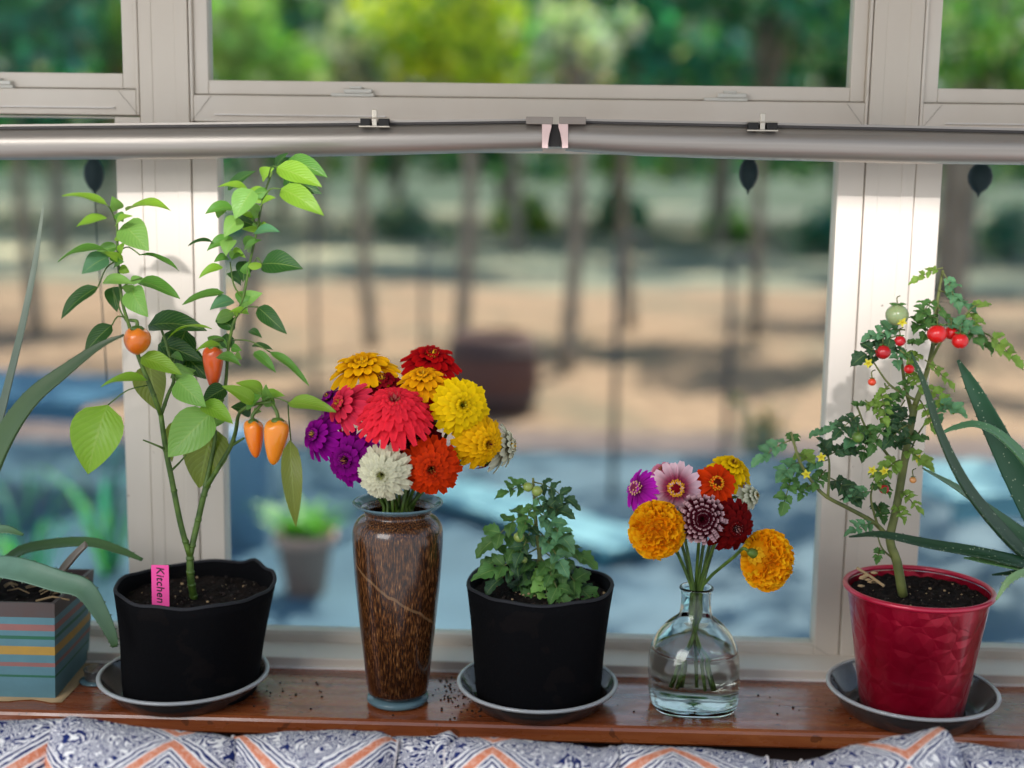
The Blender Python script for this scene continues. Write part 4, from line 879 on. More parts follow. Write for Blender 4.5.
ZA(423, 382, 1.44, 54, (.0, -.45, 1), '#D88A10', '#F2B02A', 'small golden zinnia between the crimson and bright yellow ones', rings=4, dome=.22, cup=.15)
ZA(461, 406, 1.415, 62, (.25, -1, .25), '#D8B008', '#F5D010', 'bright yellow zinnia with open face, right side of the large bouquet', rings=5, ce=(hexc('#7A8A10'), hexc('#E8D040')))
ZA(480, 441, 1.425, 60, (.5, -.8, .0), '#D89A08', '#F5BE14', 'deep yellow zinnia lowest on the right side of the large bouquet', rings=6, dome=.45, n0=19)
ZA(395, 412, 1.395, 80, (0.05, -.62, .9), '#C01E34', '#F0505A', 'large coral red zinnia in the centre of the bouquet', rings=7, dome=.30, n0=24, g0=.1, ce=(hexc('#A03048'), hexc('#D8A070')))
ZA(346, 406, 1.42, 60, (-.75, -.6, .45), '#D02848', '#F0586A', 'coral pink zinnia facing left beside the purple one', rings=3, dome=.2, ce=(hexc('#C05A20'), hexc('#E8C040')))
ZA(319, 436, 1.42, 52, (-.6, -.7, .3), '#66086A', '#A01A9A', 'violet zinnia furthest left in the large bouquet', rings=3, dome=.2, ce=(hexc('#C08A20'), hexc('#F0D060')))
ZA(351, 459, 1.41, 62, (-.35, -.95, .1), '#62085C', '#94188E', 'purple zinnia left of the cream one', rings=4, dome=.25, ce=(hexc('#803040'), hexc('#C89050')))
ZA(384, 473, 1.375, 60, (-.05, -1, .05), '#CFD3A0', '#E9E7CC', 'cream white zinnia at the bottom of the large bouquet', rings=7, n0=22, dome=.4, ce=(hexc('#6A7A20'), hexc('#B8BC60')), narrow=.9)
ZA(431, 467, 1.395, 64, (.12, -1, .05), '#9A2010', '#D8502A', 'rusty orange red zinnia just above the vase lip', rings=6, n0=20, dome=.35, ce=(hexc('#803018'), hexc('#C89040')))
ZA(500, 446, 1.46, 56, (1, -.1, .1), '#C8C8A0', '#E4E4CC', 'white zinnia seen from the side at the right rim of the large bouquet', rings=4)
ZA(488, 462, 1.47, 30, (.5, -.5, -.6), '#8A1020', '#B83040', 'small dark red zinnia hanging under the yellow ones', rings=2)
ZA(384, 388, 1.455, 50, (-.1, -.5, .9), '#5A0618', '#8A0C2A', 'dark maroon zinnia half hidden behind the coral one', rings=4)
ZA(416, 440, 1.44, 60, (.1, -1, .2), '#3A0610', '#6A0C22', 'deep burgundy zinnia sunk between the coral and orange red ones', rings=4)
ZA(441, 394, 1.45, 50, (.1, -.8, .5), '#8A1018', '#C02028', 'red zinnia hidden below the small golden one', rings=3)
ZA(334, 402, 1.46, 44, (-.5, -.4, .6), '#62085C', '#94188A', 'purple zinnia tucked behind the coral pink one', rings=3)
GB = 'flowers in the clear glass bottle'
def bstem(px, py, Y, ex=None):
    a = P(px, py, Y); dx = max(-1, min(1, (a.x-bc.x)/.05)); rg = random.Random(px*5+py); j = rg.uniform(-.0065, .0055); f = rg.uniform(-1, 1)
    k = ex if ex is not None else -dx*.9+rg.uniform(-.25, .25)
    return [bc+Vector((dx*.007, j, hn+.004)), bc+Vector((dx*.0055, j*.9, .108)), bc+Vector((k*.010, j, .065)), bc+Vector((k*.024, j*1.8, .026))]
def ZB(px, py, Y, size, nrm, cb, ct, label, ex=None, **k): return zinnia(px, py, Y, size, nrm, hexc(cb), hexc(ct), label, stem=bstem(px, py, Y, ex), group=GB, **k)
ZB(638, 489, 1.43, 46, (-.75, -.65, .4), '#9A1E8A', '#CC50C8', 'magenta zinnia furthest left in the small bouquet', rings=2, n0=20, eye='ring', dome=.1, ce=(hexc('#8A3050'), hexc('#E8B890')))
ZB(664, 476, 1.46, 42, (-.3, -.5, .8), '#D85A80', '#F0A0B4', 'pale pink zinnia behind the pink and white one', rings=3)
ZB(676, 488, 1.415, 54, (-.1, -1, .15), '#A8084E', '#F8D6DE', 'pink zinnia with white tips and a yellow ringed red eye', g0=.35, gs=2, rings=2, n0=17, eye='ring', dome=.08, ce=(hexc('#7A0A18'), hexc('#E8B030')))
ZB(716, 484, 1.425, 46, (.1, -.9, .45), '#D83A08', '#F25A10', 'vivid orange zinnia at the top of the small bouquet', rings=2, n0=12, eye='ring', dome=.08, ce=(hexc('#5A1408'), hexc('#E8A828')), narrow=1.05)
ZB(730, 471, 1.46, 50, (.25, -.55, .9), '#D8A808', '#F5CC14', 'yellow zinnia behind the vivid orange one', rings=4)
ZB(740, 482, 1.455, 24, (.4, -.6, .6), '#B090D0', '#D8C0E8', 'small lilac flower right of the vivid orange one', rings=2, n0=10)
ZB(747, 497, 1.45, 34, (.8, -.5, .3), '#A8B880', '#E8E8D4', 'small white zinnia with green heart at the right of the bouquet', rings=4, dome=.5)
ZB(702, 519, 1.395, 54, (-.05, -1, .25), '#4A0618', '#EBC4C8', 'burgundy zinnia with whitish petal tips', g0=.8, gs=5, rings=6, n0=20, dome=.35, ce=(hexc('#3A0610'), hexc('#6A2030')), narrow=.8)
ZB(732, 526, 1.415, 58, (.3, -1, .0), '#3A040E', '#6E0A1C', 'dark maroon zinnia right of the white tipped one', rings=5, n0=16, dome=.25, ce=(hexc('#8A5040'), hexc('#C8A0A0')), narrow=.85)
def marigold(px, py, Y, w, h, nrm, label, stem, calyx=False):
    ctr = P(px, py, Y); R_ = S(w, Y)/2; X_, Y_, Z_ = frame(nrm); rg = random.Random(px)
    root = thing('marigold', ctr, label, 'flower', GB); m = M()
    m.ball(ctr, R_*.80, 16, (1, .9, h/w), hexc('#D88A08'))
    for k in range(330):
        zz = 1-2*(k+.5)/330; a = k*2.399; r = math.sqrt(1-zz*zz); d = Vector((r*math.cos(a), r*math.sin(a)*.9, zz*h/w))
        if calyx and d.normalized().dot(Z_) < -.80: continue
        p = ctr+d*R_*.70; o_ = d.normalized(); si = o_.cross(Vector((rg.uniform(-1, 1), rg.uniform(-1, 1), rg.uniform(-1, 1)))).normalized(); t2 = o_.cross(si)
        l = R_*rg.uniform(.24, .34); W = R_*rg.uniform(.26, .40); c = mix(hexc('#F59A08'), hexc('#FFCC1E'), rg.random()); rows = []
        for q_ in range(4):
            t_ = q_/3; rows.append([m.vert(p+o_*l*t_+si*W*.5*(e-1.5)/1.5*(.5+.5*t_)+t2*W*.16*math.sin((e)*2.6+k)*(.3+t_), (c[0]*(.85+.15*t_), c[1]*(.72+.28*t_), c[2]*(.7+.3*t_), 1)) for e in range(4)])
        m.grid(rows)
    m.build('petals', 'petal', root)
    if calyx:
        m = M(); b_ = ctr-Z_*R_*.78
        for k in range(9):
            a = k*2*PI/9; d = X_*math.cos(a)+Y_*math.sin(a); m.leaf(b_-Z_*.002+d*R_*.08, b_+d*R_*.42+Z_*R_*.12, R_*.30, up=-Z_, c=hexc('#E0A81C'), seg=4)
        m.build('ray_petals', 'petal', root)
        m = M(); m.tube([b_-Z_*.013, b_-Z_*.007, b_, b_+Z_*.004], [.0022, .005, .0058, .004], 10); m.build('calyx', 'stem', root); a = b_-Z_*.012
    else: a = ctr-Z_*R_*.75
    q = bez([a, a-Z_*.010]+stem, 22); m = M(); m.tube(q, .0019, 7); m.build('stem', 'stem', root)
marigold(657, 530, 1.40, 56, 60, (-.4, -.85, .3), 'round orange yellow marigold facing forward, left of the bottle neck', bstem(650, 530, 1.41))
marigold(767, 560, 1.42, 52, 66, (.55, .45, -.35), 'orange yellow marigold drooping to the right, seen from behind', [P(735, 556, 1.42)]+bstem(760, 545, 1.42)[0:], True)
# leaves among the stems of the small bouquet
# ================================================================== CUSHIONS
def cushion(top, label, Y=1.285, fullp=.42, th=.055, vo=0.0, uo=0.0, zb__=-.30):
    pts = [P(x, y+4, Y-.034) for x, y in top]
    xs = [p.x for p in pts]; n_ = 44
    m = M(); rows = []; x0, x1 = xs[0], xs[-1]
    t = thing('cushion', ((x0+x1)/2, Y-.10, zb__), label, 'cushion', 'patterned cushions on the window seat')
    def ztop(x):
        for a, b in zip(pts, pts[1:]):
            if x <= b.x+1e-9: k = (x-a.x)/(b.x-a.x); k = k*k*(3-2*k)*.5+k*.5; return a.z+(b.z-a.z)*k
        return pts[-1].z
    seam = [[], []]
    for i in range(n_+1):
        s_ = i/n_; x = x0+(x1-x0)*s_; e = max(.02, math.sin(PI*s_))**fullp; T_ = .006+th*e; zt2 = ztop(x); zc = (zt2+zb__)/2; H = (zt2-zb__)/2; row = []; N_ = 40; v = 0; pr = None
        for j in range(N_+1):
            a = PI*1.5-2*PI*j/N_   # start at bottom, go via back up over top to the front
            ca_, sa_ = math.cos(a), math.sin(a); p_ = .62
            y = Y-.004-T_*.0+T_*(abs(ca_)**p_)*(1 if ca_ > 0 else -1)*.9; z = zc+H*(abs(sa_)**.75)*(1 if sa_ > 0 else -1)
            lean = (zt2-z)*.42; wr = .0015*noise.noise(Vector((x*40, z*30, Y+x0)))
            q = Vector((x+.004*math.sin(z*30)*(2*s_-1), y-lean-T_*.55+wr, z))
            if pr: v += (q-pr).length
            pr = q
            row.append((q, v))
        vm = row[N_//2][1]
        rows.append([m.vert(q, uv=(x+uo, v_-vm+vo+(zt2+.0))) for q, v_ in row])
        if i in (0, n_): seam[0 if i == 0 else 1] = [q for q, _ in row]
    m.grid(rows); m.face(rows[0]); m.face(rows[-1][::-1]); m.build('cover', 'cloth', t)
    m = M()
    for sm_ in seam: m.tube(sm_, .0017, 6, cap=False)
    m.build('piping', 'seam', t)
cushion([(-120, 722), (-60, 720), (0, 720), (50, 721), (57, 724)], 'patterned cushion at the far left, in front of the striped planter', Y=1.270, uo=.04)
cushion([(45, 738), (56, 722), (68, 717), (80, 719), (150, 728), (205, 735), (228, 742), (236, 752)], 'patterned cushion in front of the pepper plant, its left corner raised', Y=1.265, uo=.072, vo=.0)
cushion([(231, 741), (245, 737), (290, 731), (335, 730), (375, 733), (392, 745)], 'patterned cushion in front of the brown vase', Y=1.275, uo=.01, vo=-.01)
cushion([(389, 742), (400, 739), (430, 738), (446, 733), (458, 745)], 'narrow patterned cushion squeezed in right of the brown vase', Y=1.295, th=.035, uo=.07, vo=.03)
cushion([(446, 752), (462, 739), (500, 738), (560, 743), (598, 750), (612, 749), (620, 758)], 'patterned cushion in front of the small tomato pot', Y=1.270, uo=.05)
cushion([(615, 752), (630, 747), (690, 747), (735, 752), (768, 762)], 'patterned cushion in front of the clear bottle', Y=1.278, uo=.02, vo=-.015)
cushion([(764, 764), (780, 762), (804, 766)], 'lowest patterned cushion, only a sliver showing left of the red pot', Y=1.292, th=.03)
cushion([(797, 770), (815, 762), (860, 745), (905, 735), (942, 728), (948, 731), (958, 748), (966, 760)], 'patterned cushion in front of the red pot, its corner raised over the saucer', Y=1.262, uo=.10, vo=.01)
cushion([(958, 744), (975, 745), (1010, 749), (1050, 752), (1120, 756)], 'patterned cushion at the far right of the window seat', Y=1.274, uo=.06, vo=.02)

# ------------------------------ crumbs on the sill
m = M(); random.seed(5)
for k in range(230):
    if k < 130: x, y = random.gauss(462, 18), random.gauss(694, 11)
    elif k < 170: x, y = random.gauss(270, 40), random.gauss(690, 8)
    else: x, y = random.uniform(100, 1020), random.uniform(680, 722)
    p = PZ(x, y, 0)
    if not (SF+.008 < p.y < SB-.002): continue
    if (p-vc).length < .042 or abs(p.x-bc.x) < .056: continue
    r = random.uniform(.0005, .0018); m.ball(p+Vector((0, 0, r*.5)), r, 6, (1, random.uniform(.6, 1.2), .7))
o = m.build('spilled_soil', 'crumb', None, loc=PZ(465, 695, 0)); tag(o, 'crumbs of spilled dark soil scattered on the wooden sill', 'soil', kind='stuff')

# ================================================================== OUTSIDE
ZD, ZG = -.90, -1.55
m = M(); random.seed(9)
rows = []
for j in range(61):
    y = 6+ (j/60)**1.6*80; rows.append([m.vert((-50+100*i/60, y, ZG+.12*noise.noise(Vector((i*.3, j*.3, 0)))*(1 if y > 9 else 0)+max(0, (y-30))*.035)) for i in range(61)])
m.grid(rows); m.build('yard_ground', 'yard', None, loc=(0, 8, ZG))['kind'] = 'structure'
m = M(); m.box((-6, 2.0, ZD-.08), (6, 7.3, ZD)); m.build('deck', 'deck', None, loc=(0, 4, ZD), smooth=False)['kind'] = 'structure'
m = M(); m.box((-9, 7.35, ZG-.1), (9, 10.8, ZG+.10)); m.build('garden_bed', 'mulch', None, loc=(0, 9, ZG), smooth=False)['kind'] = 'structure'
m = M()
rows = []
for j in range(13): rows.append([m.vert((-70+140*i/30, 58+j*1.5, -2+j*.62+1.2*noise.noise(Vector((i*.4, j*.2, 3))))) for i in range(31)])
m.grid(rows); m.build('hillside', 'hill', None, loc=(0, 60, 0))['kind'] = 'structure'
def tree(name, label, x, y, r, zc, n, cols, leafs, seed, trunk=.16, group=None, flat=1.0, z0=ZG):
    rg = random.Random(seed); t = thing(name, (x, y, z0), label, 'tree' if 'tree' in name else 'shrub', group); m = M()
    cl = [(Vector((x+rg.gauss(0, r*.45), y+rg.gauss(0, r*.4), zc+rg.gauss(0, r*.38)*flat)), r*rg.uniform(.28, .5)) for _ in range(14)]
    for k in range(n):
        c, cr = rg.choice(cl); d = Vector((rg.gauss(0, 1), rg.gauss(0, 1), rg.gauss(0, 1))).normalized(); p = c+d*cr*rg.uniform(.5, 1.05)
        s_ = leafs*rg.uniform(.6, 1.3); a = Vector((rg.gauss(0, 1), rg.gauss(0, 1), rg.gauss(0, 1))).normalized(); b = a.orthogonal().normalized()
        col = rg.choice(cols); fv = rg.uniform(.55, 1.45); col = (min(.9, col[0]*rg.uniform(.8, 1.2)*fv), min(.9, col[1]*fv), min(.9, col[2]*rg.uniform(.8, 1.2)*fv), 1)
        if rg.random() < .035: col = (.78, .82, .70, 1); s_ *= 1.35  # a few larger leaves painted near white as sun glints
        q = [m.vert(p+a*s_, col), m.vert(p+b*s_*.5+a.cross(b)*s_*.1, col), m.vert(p-a*s_, col), m.vert(p-b*s_*.5+a.cross(b)*s_*.1, col)]; m.face(q)
    m.build('crown', 'tree_leaf', t, smooth=False)
    m = M(); q = bez([Vector((x, y, z0-.1)), Vector((x+rg.uniform(-.2, .2), y, (z0+zc)*.5)), Vector((x+rg.uniform(-.3, .3), y, zc))], 10); m.tube(q, lerp_list([trunk, trunk*.6], len(q)), 10)
    for c, cr in cl[:6]: m.tube(bez([q[int(len(q)*.6)], (q[-1]+c)/2, c], 6), lerp_list([trunk*.5, trunk*.15], 7), 7)
    m.build('trunk', 'treebark', t); return t
def at(px, py, Y): return P(px, py, Y)
Yg = [hexc('#E4EC4C'), hexc('#C4D83C'), hexc('#7FA838')]; Dg = [hexc('#46A89E'), hexc('#348480'), hexc('#4C9A66'), hexc('#2A5A50')]; Mg = [hexc('#6EB054'), hexc('#46904E'), hexc('#A4CC58')]; Gy = [hexc('#C4CCC4'), hexc('#7A9C8E'), hexc('#548070')]
for i, (nm, lb_, px, py, Y, r, cols, nn_, lf) in enumerate((
    ('broadleaf_tree', 'blurred yellow green tree behind the middle of the upper window', 460, 28, 15, 1.0, Yg, 1500, .12),
    ('broadleaf_tree', 'blurred light green tree outside by the left post', 238, 35, 15, .85, [hexc('#A4CC6A'), hexc('#84B85C'), hexc('#B8D880')], 1300, .12),
    ('broadleaf_tree', 'blurred dark teal tree filling the upper left window', 25, 25, 18, 1.5, Dg, 2200, .14),
    ('broadleaf_tree', 'blurred mid green tree beyond the left post', 120, 20, 20, 1.3, Mg, 1700, .14),
    ('broadleaf_tree', 'blurred dark teal green tree beyond the whitish one', 640, 20, 20, 1.7, Dg, 2400, .15),
    ('broadleaf_tree', 'blurred deep green tree beside the right post', 770, 15, 19, 1.7, Dg+Mg[:1], 2400, .15),
    ('broadleaf_tree', 'blurred bright green tree behind the upper right window', 985, 35, 16, 1.1, Mg, 1500, .12),
    ('broadleaf_tree', 'blurred grey green tree between light and yellow green crowns, whitened as sky gaps', 372, 42, 17, .95, Gy+Gy[:1]+[hexc('#F0F2EA')], 700, .14),
    ('broadleaf_tree', 'blurred green tree right of the yellow green one, whitish leaves painted as sky gaps', 572, 48, 15, .62, Gy[:1]*2+[hexc('#F2F4EE')]*3+Mg[:1], 420, .14))):  # near-white leaves in the last two crowns painted as bright sky gaps
    p = at(px, py, Y); tree(nm, lb_, p.x, p.y, r, p.z, nn_, cols, lf, 40+i, trunk=.10)
# shade trees: behind the shown crowns, tall, casting the dapple on the yard
for i, (x, y, r, zc) in enumerate(((-13, 34, 3.4, 6.5), (-7, 38, 3.2, 6.0), (-1, 36, 3.0, 6.8), (5, 40, 3.6, 6.2), (11, 35, 3.3, 6.6), (16, 41, 3.4, 6.2), (-18, 40, 3.6, 6.5), (2, 47, 4, 7), (-10, 48, 4, 7), (12, 50, 4, 7), (8, 27, 2.2, 6.6), (-16, 46, 3.2, 6), (-5.5, 45, 3.0, 6.4), (0.5, 43, 2.8, 5.8), (5.5, 46, 3.2, 6.2), (9.5, 44, 2.6, 5.6), (17, 46, 3.4, 6.3), (-2, 52, 3.4, 7))):
    tree('woodland_tree', 'tall blurred woodland tree at the back of the yard', x, y, r, zc, 2300, Dg+Mg+Gy[:1], .28, 70+i, trunk=.22, group='woodland trees at the back of the yard')
for i, (x, y, r, cols) in enumerate(((-10, 36, 1.0, Dg), (-4.5, 41, 1.0, Gy), (8.5, 38, 1.1, Dg), (12.5, 37, 1.2, Gy+Dg), (2.2, 46, 1.2, Dg), (5.5, 41, .9, Mg), (-1, 44, 1.0, Mg+Yg))):
    tree('woodland_shrub', 'dim blurred shrub under the trees at the back of the yard', x, y, r, ZG+max(0, y-30)*.035+r*.5, 900, cols, .16, 90+i, trunk=.04, group='shrubs at the back of the yard', flat=.7)
def shade_tree(x, y, cx_, cy_, cz, r, n, seed, label):  # trees added out of view to throw dappled shade
    rg = random.Random(seed); t = thing('added_shade_tree', (x, y, ZG), label, 'tree'); m = M(); tips = []
    for _ in range(16): tips.append((Vector((cx_+rg.gauss(0, r*.6), cy_+rg.gauss(0, r*.45), cz+rg.uniform(-.1, .8)*r*.35)), r*rg.uniform(.22, .38)))
    for k in range(n):
        c, cr = rg.choice(tips); p = c+Vector((rg.gauss(0, 1), rg.gauss(0, 1), rg.gauss(0, .5))).normalized()*cr*rg.uniform(.2, 1.1); s_ = rg.uniform(.07, .15)
        a = Vector((rg.gauss(0, 1), rg.gauss(0, 1), rg.gauss(0, 1))).normalized(); b = a.orthogonal().normalized(); col = jit(rg.choice(Dg+Mg), .2)
        m.face([m.vert(p+v_, col) for v_ in (a*s_, b*s_*.6, -a*s_, -b*s_*.6)])
    m.build('crown', 'tree_leaf', t, smooth=False); m = M()
    q = bez([Vector((x, y, ZG-.1)), Vector((x*.98, y, 1.5)), Vector((x*.9, y, cz*.6)), Vector((x*.6+cx_*.4, cy_, cz*.9)), Vector((cx_, cy_, cz))], 16); m.tube(q, lerp_list([.28, .08], len(q)), 10)
    for c, cr in tips: m.tube(bez([q[11], (q[12]+c)/2+Vector((0, 0, .2)), c], 6), lerp_list([.07, .02], 7), 6)
    m.build('trunk', 'treebark', t)
shade_tree(-9.5, 13, -3.5, 13, 6.8, 3.2, 5200, 1, 'unseen spreading tree added beyond the left edge to shade the deck')
shade_tree(10.5, 12, 3.2, 12.5, 6.8, 3.2, 5200, 2, 'unseen spreading tree added beyond the right edge to shade the deck')
shade_tree(-15, 24, -6, 25, 8.5, 3.6, 3200, 3, 'unseen spreading tree added farther back on the left to dapple the yard')
shade_tree(17, 26, 8, 27, 8.8, 3.8, 3600, 5, 'unseen spreading tree added farther back on the right to dapple the yard')
# undergrowth mass
m = M(); rg = random.Random(4)
for k in range(19000):
    y = rg.uniform(44, 57); x = rg.uniform(-40, 30); z = rg.uniform(.9, 9.5); s_ = rg.uniform(.2, .5)
    a = Vector((rg.gauss(0, 1), rg.gauss(0, 1), rg.gauss(0, 1))).normalized(); b = a.orthogonal().normalized()
    col = rg.choice(Dg+Mg+Gy[:1]); f = rg.uniform(.6, 1.2); col = (col[0]*f, col[1]*f, col[2]*f, 1)
    m.face([m.vert(Vector((x, y, z))+v_, col) for v_ in (a*s_, b*s_*.6, -a*s_, -b*s_*.6)])
tag(m.build('woodland_foliage', 'tree_leaf', None, loc=(0, 50, 0), smooth=False), 'mass of dim green woodland leaves closing off the yard', 'foliage', kind='stuff')
# garden poles
def pole(px, y0, y1, Y, r, label):
    a, b = P(px, y0, Y), P(px, y1, Y); b.x = a.x; zf = ZD if Y < 7.3 else ZG; t = thing('garden_pole', (a.x, Y, zf), label, 'pole')
    m = M(); m.tube([Vector((a.x, Y, zf)), a], r, 8); m.build('shaft', 'iron', t)
    m = M(); m.tube(bez([a, a+Vector((.02, 0, .06)), a+Vector((.09, 0, .08)), a+Vector((.13, 0, .02)), a+Vector((.12, 0, -.02))], 10), r*.8, 6); m.build('hook', 'iron', t)
pole(619, 250, 560, 6.2, .014, 'thin dark iron garden pole outside, behind the middle of the large pane')
pole(733, 265, 500, 8.6, .02, 'thin dark garden pole outside, above the small bouquet')
pole(314, 235, 420, 6.8, .012, 'thin dark garden pole outside, right of the pepper plant')
pole(424, 250, 420, 9.5, .016, 'faint thin garden pole outside, above the large bouquet')
# barrel
p = P(492, 425, 12.2); t = thing('wooden_barrel', (p.x, 12.2, ZG), 'blurred dark brown barrel in the yard right of the large bouquet', 'barrel')
m = M(); m.lathe([(.36, 0), (.42, .15), (.45, .38), (.42, .6), (.36, .76), (.33, .76), (.33, .7), (.001, .7)], (p.x, 12.2, ZG), 24); m.build('staves', 'barrel', t)
m = M()
for z, r in ((.15, .425), (.6, .425)): m.lathe([(r, z-.03), (r+.012, z-.03), (r+.012, z+.03), (r, z+.03)], (p.x, 12.2, ZG), 24, capb=False)
m.build('hoops', 'iron', t)
def plank(m, a, b, w, th):
    a, b = Vector(a), Vector(b); d = (b-a).normalized(); s_ = d.cross(Vector((0, 0, 1))).normalized(); u_ = s_.cross(d)
    q = []
    for p_ in (a, b):
        for x, y in ((-1, -1), (1, -1), (1, 1), (-1, 1)): q.append(m.vert(p_+s_*w*.5*x+u_*th*.5*y))
    for f in ((0, 1, 2, 3), (7, 6, 5, 4), (0, 4, 5, 1), (1, 5, 6, 2), (2, 6, 7, 3), (3, 7, 4, 0)): m.face([q[i] for i in f])
# long cyan bench
A = P(452, 488, 6.0); B_ = P(640, 556, 5.0); t = thing('garden_bench', (A.x, 6, ZD), 'blurred pale cyan bench standing aslant on the deck behind the small tomato pot', 'bench')
m = M(); hz = max(A.z, B_.z)
zs_ = P(545, 520, 5.5).z
A = Vector((P(430, 480, 6).x, 6.1, zs_)); B_ = Vector((P(640, 550, 5).x, 5.1, zs_))
for k in (-1, 0, 1):
    o_ = (B_-A).normalized().cross(Vector((0, 0, 1)))*.11*k; plank(m, A+o_, B_+o_, .10, .03)
m.build('seat', 'cyan', t, smooth=False)
for f_ in (.06, .94):
    for k in (-1, 1):
        m = M(); p_ = A.lerp(B_, f_)+(B_-A).normalized().cross(Vector((0, 0, 1)))*.12*k; m.box((p_.x-.025, p_.y-.025, ZD), (p_.x+.025, p_.y+.025, zs_-.016)); m.build('leg', 'teal', t, smooth=False)
# adirondack chairs
def chair(x, y, rz, label, mat='teal'):
    t = thing('garden_chair', (x, y, ZD), label, 'chair'); R3 = Matrix.Rotation(rz, 3, 'Z'); T = lambda a, b, c: Vector((x, y, ZD))+R3 @ Vector((a, b, c))
    m = M()
    for k in range(5): plank(m, T(-.27, -.25+k*.11, .36-k*.02), T(.27, -.25+k*.11, .36-k*.02), .095, .02)
    m.build('seat', mat, t, smooth=False); m = M()
    for k in range(6): a_ = -.235+k*.094; plank(m, T(a_*.85, .24, .28), T(a_*1.15, .52, .98-abs(k-2.5)*.035), .085, .02)
    for z_ in (.4, .8): plank(m, T(-.27, .28+(z_-.3)*.42, z_), T(.27, .28+(z_-.3)*.42, z_), .06, .025)
    m.build('backrest', mat, t, smooth=False)
    for s_ in (-1, 1):
        m = M(); plank(m, T(s_*.33, -.34, .56), T(s_*.33, .40, .54), .13, .022); m.build('armrest', mat, t, smooth=False)
        m = M(); plank(m, T(s_*.30, -.26, .0), T(s_*.30, -.26, .55), .03, .10); m.build('leg', mat, t, smooth=False)
        m = M(); plank(m, T(s_*.27, -.28, .34), T(s_*.27, .62, .04), .03, .10); m.build('leg', mat, t, smooth=False)
def low_table(x, y, w, d, h, rz, label, mat, name='garden_table'):
    t = thing(name, (x, y, ZD), label, 'table'); R3 = Matrix.Rotation(rz, 3, 'Z'); T = lambda a, b, c: Vector((x, y, ZD))+R3 @ Vector((a, b, c))
    m = M(); k_ = int(d/.11)
    for k in range(k_): plank(m, T(-w/2, -d/2+(k+.5)*d/k_, h), T(w/2, -d/2+(k+.5)*d/k_, h), d/k_*.85, .025)
    m.build('tabletop', mat, t, smooth=False)
    m = M()
    for s_ in (-1, 1): plank(m, T(-w/2+.04, s_*(d/2-.04), h-.05), T(w/2-.04, s_*(d/2-.04), h-.05), .025, .07)
    m.build('apron', mat, t, smooth=False)
    for s_ in (-1, 1):
        for q_ in (-1, 1): m = M(); plank(m, T(s_*(w/2-.05), q_*(d/2-.05), 0), T(s_*(w/2-.05), q_*(d/2-.05), h-.015), .05, .05); m.build('leg', mat, t, smooth=False)
p = P(968, 500, 4.7); low_table(p.x, 4.75, .52, .55, .44, .35, 'blurred pale turquoise slatted table outside behind the red pot', 'cyan')
p = P(30, 440, 6.0); low_table(p.x, 6.1, 1.0, .8, .50, -.2, 'blurred slate blue slatted table outside behind the striped planter', 'slate')
# low items on the deck
p = P(244, 545, 5.2); t = thing('storage_bin', (p.x, 5.2, ZD), 'blurred pale blue upright bin outside, right of the left post', 'bin')
m = M(); m.lathe([(.10, 0), (.115, .45), (.125, .46), (.125, .49), (.11, .49), (.10, .05), (.001, .05)], (p.x, 5.2, ZD), 28); m.build('body', plain('pale_blue_plastic', '#7C9CB4', .5), t)
m = M(); m.tube([Vector((p.x-.12, 5.2, ZD+.45)), Vector((p.x-.1, 5.1, ZD+.55)), Vector((p.x+.1, 5.1, ZD+.55)), Vector((p.x+.12, 5.2, ZD+.45))], .006, 6); m.build('handle', 'iron', t)
p = P(306, 625, 4.6); t = thing('outdoor_flower_pot', (p.x, 4.6, ZD), 'blurred terracotta pot with green sprigs outside, left of the brown vase', 'potted plant')
m = M(); m.lathe([(.07, 0), (.10, .19), (.115, .19), (.115, .23), (.10, .23), (.095, .2), (.001, .19)], (p.x, 4.6, ZD), 28); m.build('pot', 'terracotta', t)
m = M(); rg = random.Random(2)
for k in range(46):
    b_ = Vector((p.x+rg.uniform(-.06, .06), 4.6+rg.uniform(-.06, .06), ZD+.2)); a_ = rg.uniform(0, 6.28); l = rg.uniform(.1, .26); m.leaf(b_, b_+Vector((math.cos(a_)*l*.8, math.sin(a_)*l*.8, l*.55)), .035, up=(0, 0, 1), c=jit(Mg[0]), seg=5)
m.build('foliage', 'leaf', t)
for px_, py_, Y, lab in ((30, 600, 4.4, 'blurred grassy plant with arching blades outside the left window'), (110, 585, 4.8, 'blurred tuft of arching green blades outside, left of the post')):
    p = P(px_, py_, Y); m = M()
    for k in range(20):
        a_ = rg.uniform(0, 6.28); l = rg.uniform(.3, .6); d = Vector((math.cos(a_), math.sin(a_), 0)); b_ = Vector((p.x, Y, ZD))+d*.03
        q = [b_, b_+d*l*.25+Vector((0, 0, l*.6)), b_+d*l*.6+Vector((0, 0, l*.75)), b_+d*l+Vector((0, 0, l*.5))]; q = bez(q, 9); c = jit(rg.choice(Dg+Mg[:1])); rows = [[m.vert(v_-d.cross(Vector((0, 0, 1)))*.010*(1-i/len(q)), c), m.vert(v_+d.cross(Vector((0, 0, 1)))*.010*(1-i/len(q)), c)] for i, v_ in enumerate(q)]; m.grid(rows)
    o = m.build('ornamental_grass', 'tree_leaf', None, loc=(p.x, Y, ZD)); tag(o, lab, 'plant')
p = P(758, 500, 7.9); m = M()
for k in range(60):
    a_ = rg.uniform(0, 6.28); l = rg.uniform(.05, .2); b_ = Vector((p.x, 7.9, ZG+.0)); e_ = b_+Vector((math.cos(a_)*l, math.sin(a_)*l, rg.uniform(.5, .85))); m.leaf(e_, e_+Vector((math.cos(a_)*.09, math.sin(a_)*.09, .03)), .06, up=(0, 0, 1), c=hexc('#B8A840') if k % 2 else Gy[1], seg=4)
    m.tube([b_, e_], .004, 4, c=Gy[1])
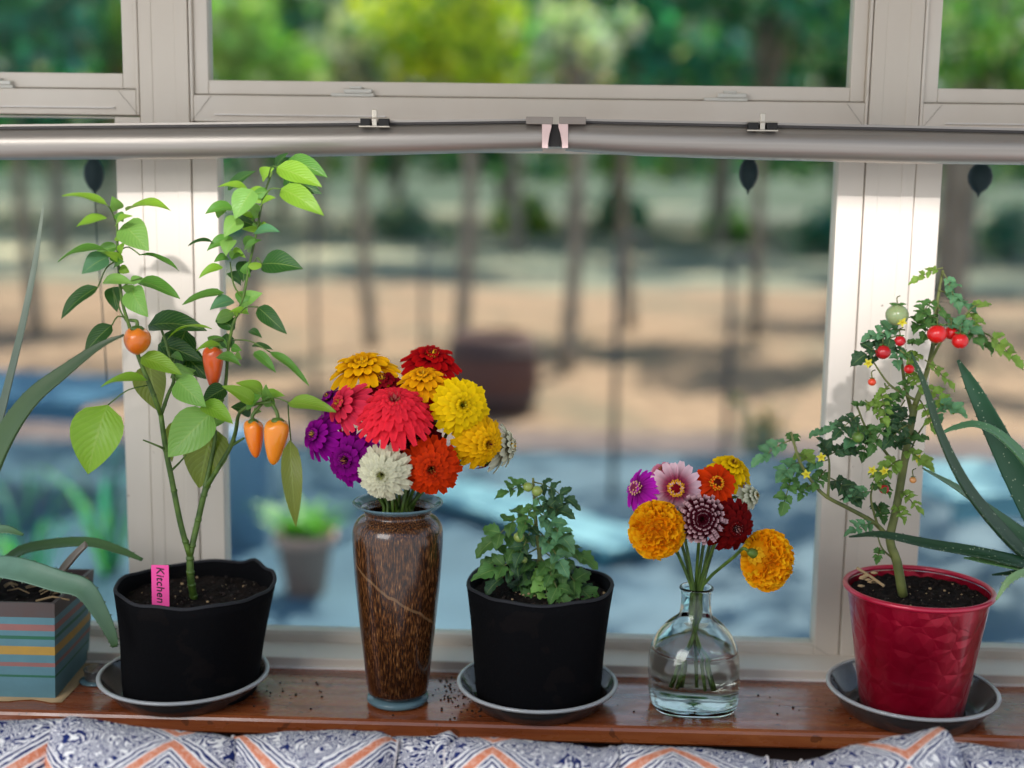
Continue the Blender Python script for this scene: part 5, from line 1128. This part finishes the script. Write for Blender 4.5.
o = m.build('flowering_shrub', 'tree_leaf', None, loc=(p.x, 7.9, ZG)); tag(o, 'blurred olive yellow flowering clump beyond the deck, above the small bouquet', 'plant')

# ================================================================== LIGHT
w = bpy.data.worlds.new('sky'); sc.world = w; w.use_nodes = True; nt = w.node_tree; bg = nt.nodes['Background']
tc = nt.nodes.new('ShaderNodeTexCoord'); sx = nt.nodes.new('ShaderNodeSeparateXYZ'); rp_ = nt.nodes.new('ShaderNodeValToRGB')
nt.links.new(tc.outputs['Generated'], sx.inputs[0]); nt.links.new(sx.outputs[2], rp_.inputs[0]); nt.links.new(rp_.outputs[0], bg.inputs[0])
rp_.color_ramp.elements[0].color = (.92, .95, 1, 1); rp_.color_ramp.elements[1].color = (.40, .62, 1, 1); rp_.color_ramp.elements[1].position = .8
bg.inputs[1].default_value = 1.0
sl = bpy.data.lights.new('sun', 'SUN'); sl.energy = 8; sl.angle = .01; sl.color = (1, .93, .80); so = bpy.data.objects.new('sun', sl); C.objects.link(so)
so.rotation_euler = Vector((-.25, -.62, -.95)).to_track_quat('-Z', 'Y').to_euler()   # comes from beyond the yard, high
# skylight of the sunroom behind the camera: a soft beam on the window posts
sp_ = bpy.data.lights.new('skylight_beam', 'SPOT'); sp_.energy = 1700; sp_.spot_size = math.radians(38.6); sp_.spot_blend = .5; sp_.shadow_soft_size = .07; sp_.color = (1, .97, 1)
so2 = bpy.data.objects.new('skylight_beam', sp_); C.objects.link(so2); so2.location = (.15, -2.5, 2.45)
so2.rotation_euler = (Vector((.06, 1.58, 1.74))-so2.location).to_track_quat('-Z', 'Y').to_euler()
al_ = bpy.data.lights.new('key_fill', 'AREA'); al_.energy = 42; al_.size = 1.6; al_.size_y = 1.2; al_.shape = 'RECTANGLE'; al_.color = (1, .97, .93)  # added key lamp behind the camera, brightens the flowers
ao = bpy.data.objects.new('key_fill', al_); C.objects.link(ao); ao.location = (-1.6, -.8, 1.5); ao.rotation_euler = (Vector((0, 1.4, .1))-ao.location).to_track_quat('-Z', 'Y').to_euler()
vs_ = sc.view_settings; vs_.view_transform = 'Standard'; vs_.look = 'None'; vs_.exposure = 0; vs_.gamma = 1; vs_.use_curve_mapping = False
sc.cycles.use_denoising = True
sc.cycles.max_bounces = 10; sc.cycles.transparent_max_bounces = 16; sc.cycles.transmission_bounces = 10
sc.cycles.caustics_reflective = False
sc.cycles.sample_clamp_indirect = 6
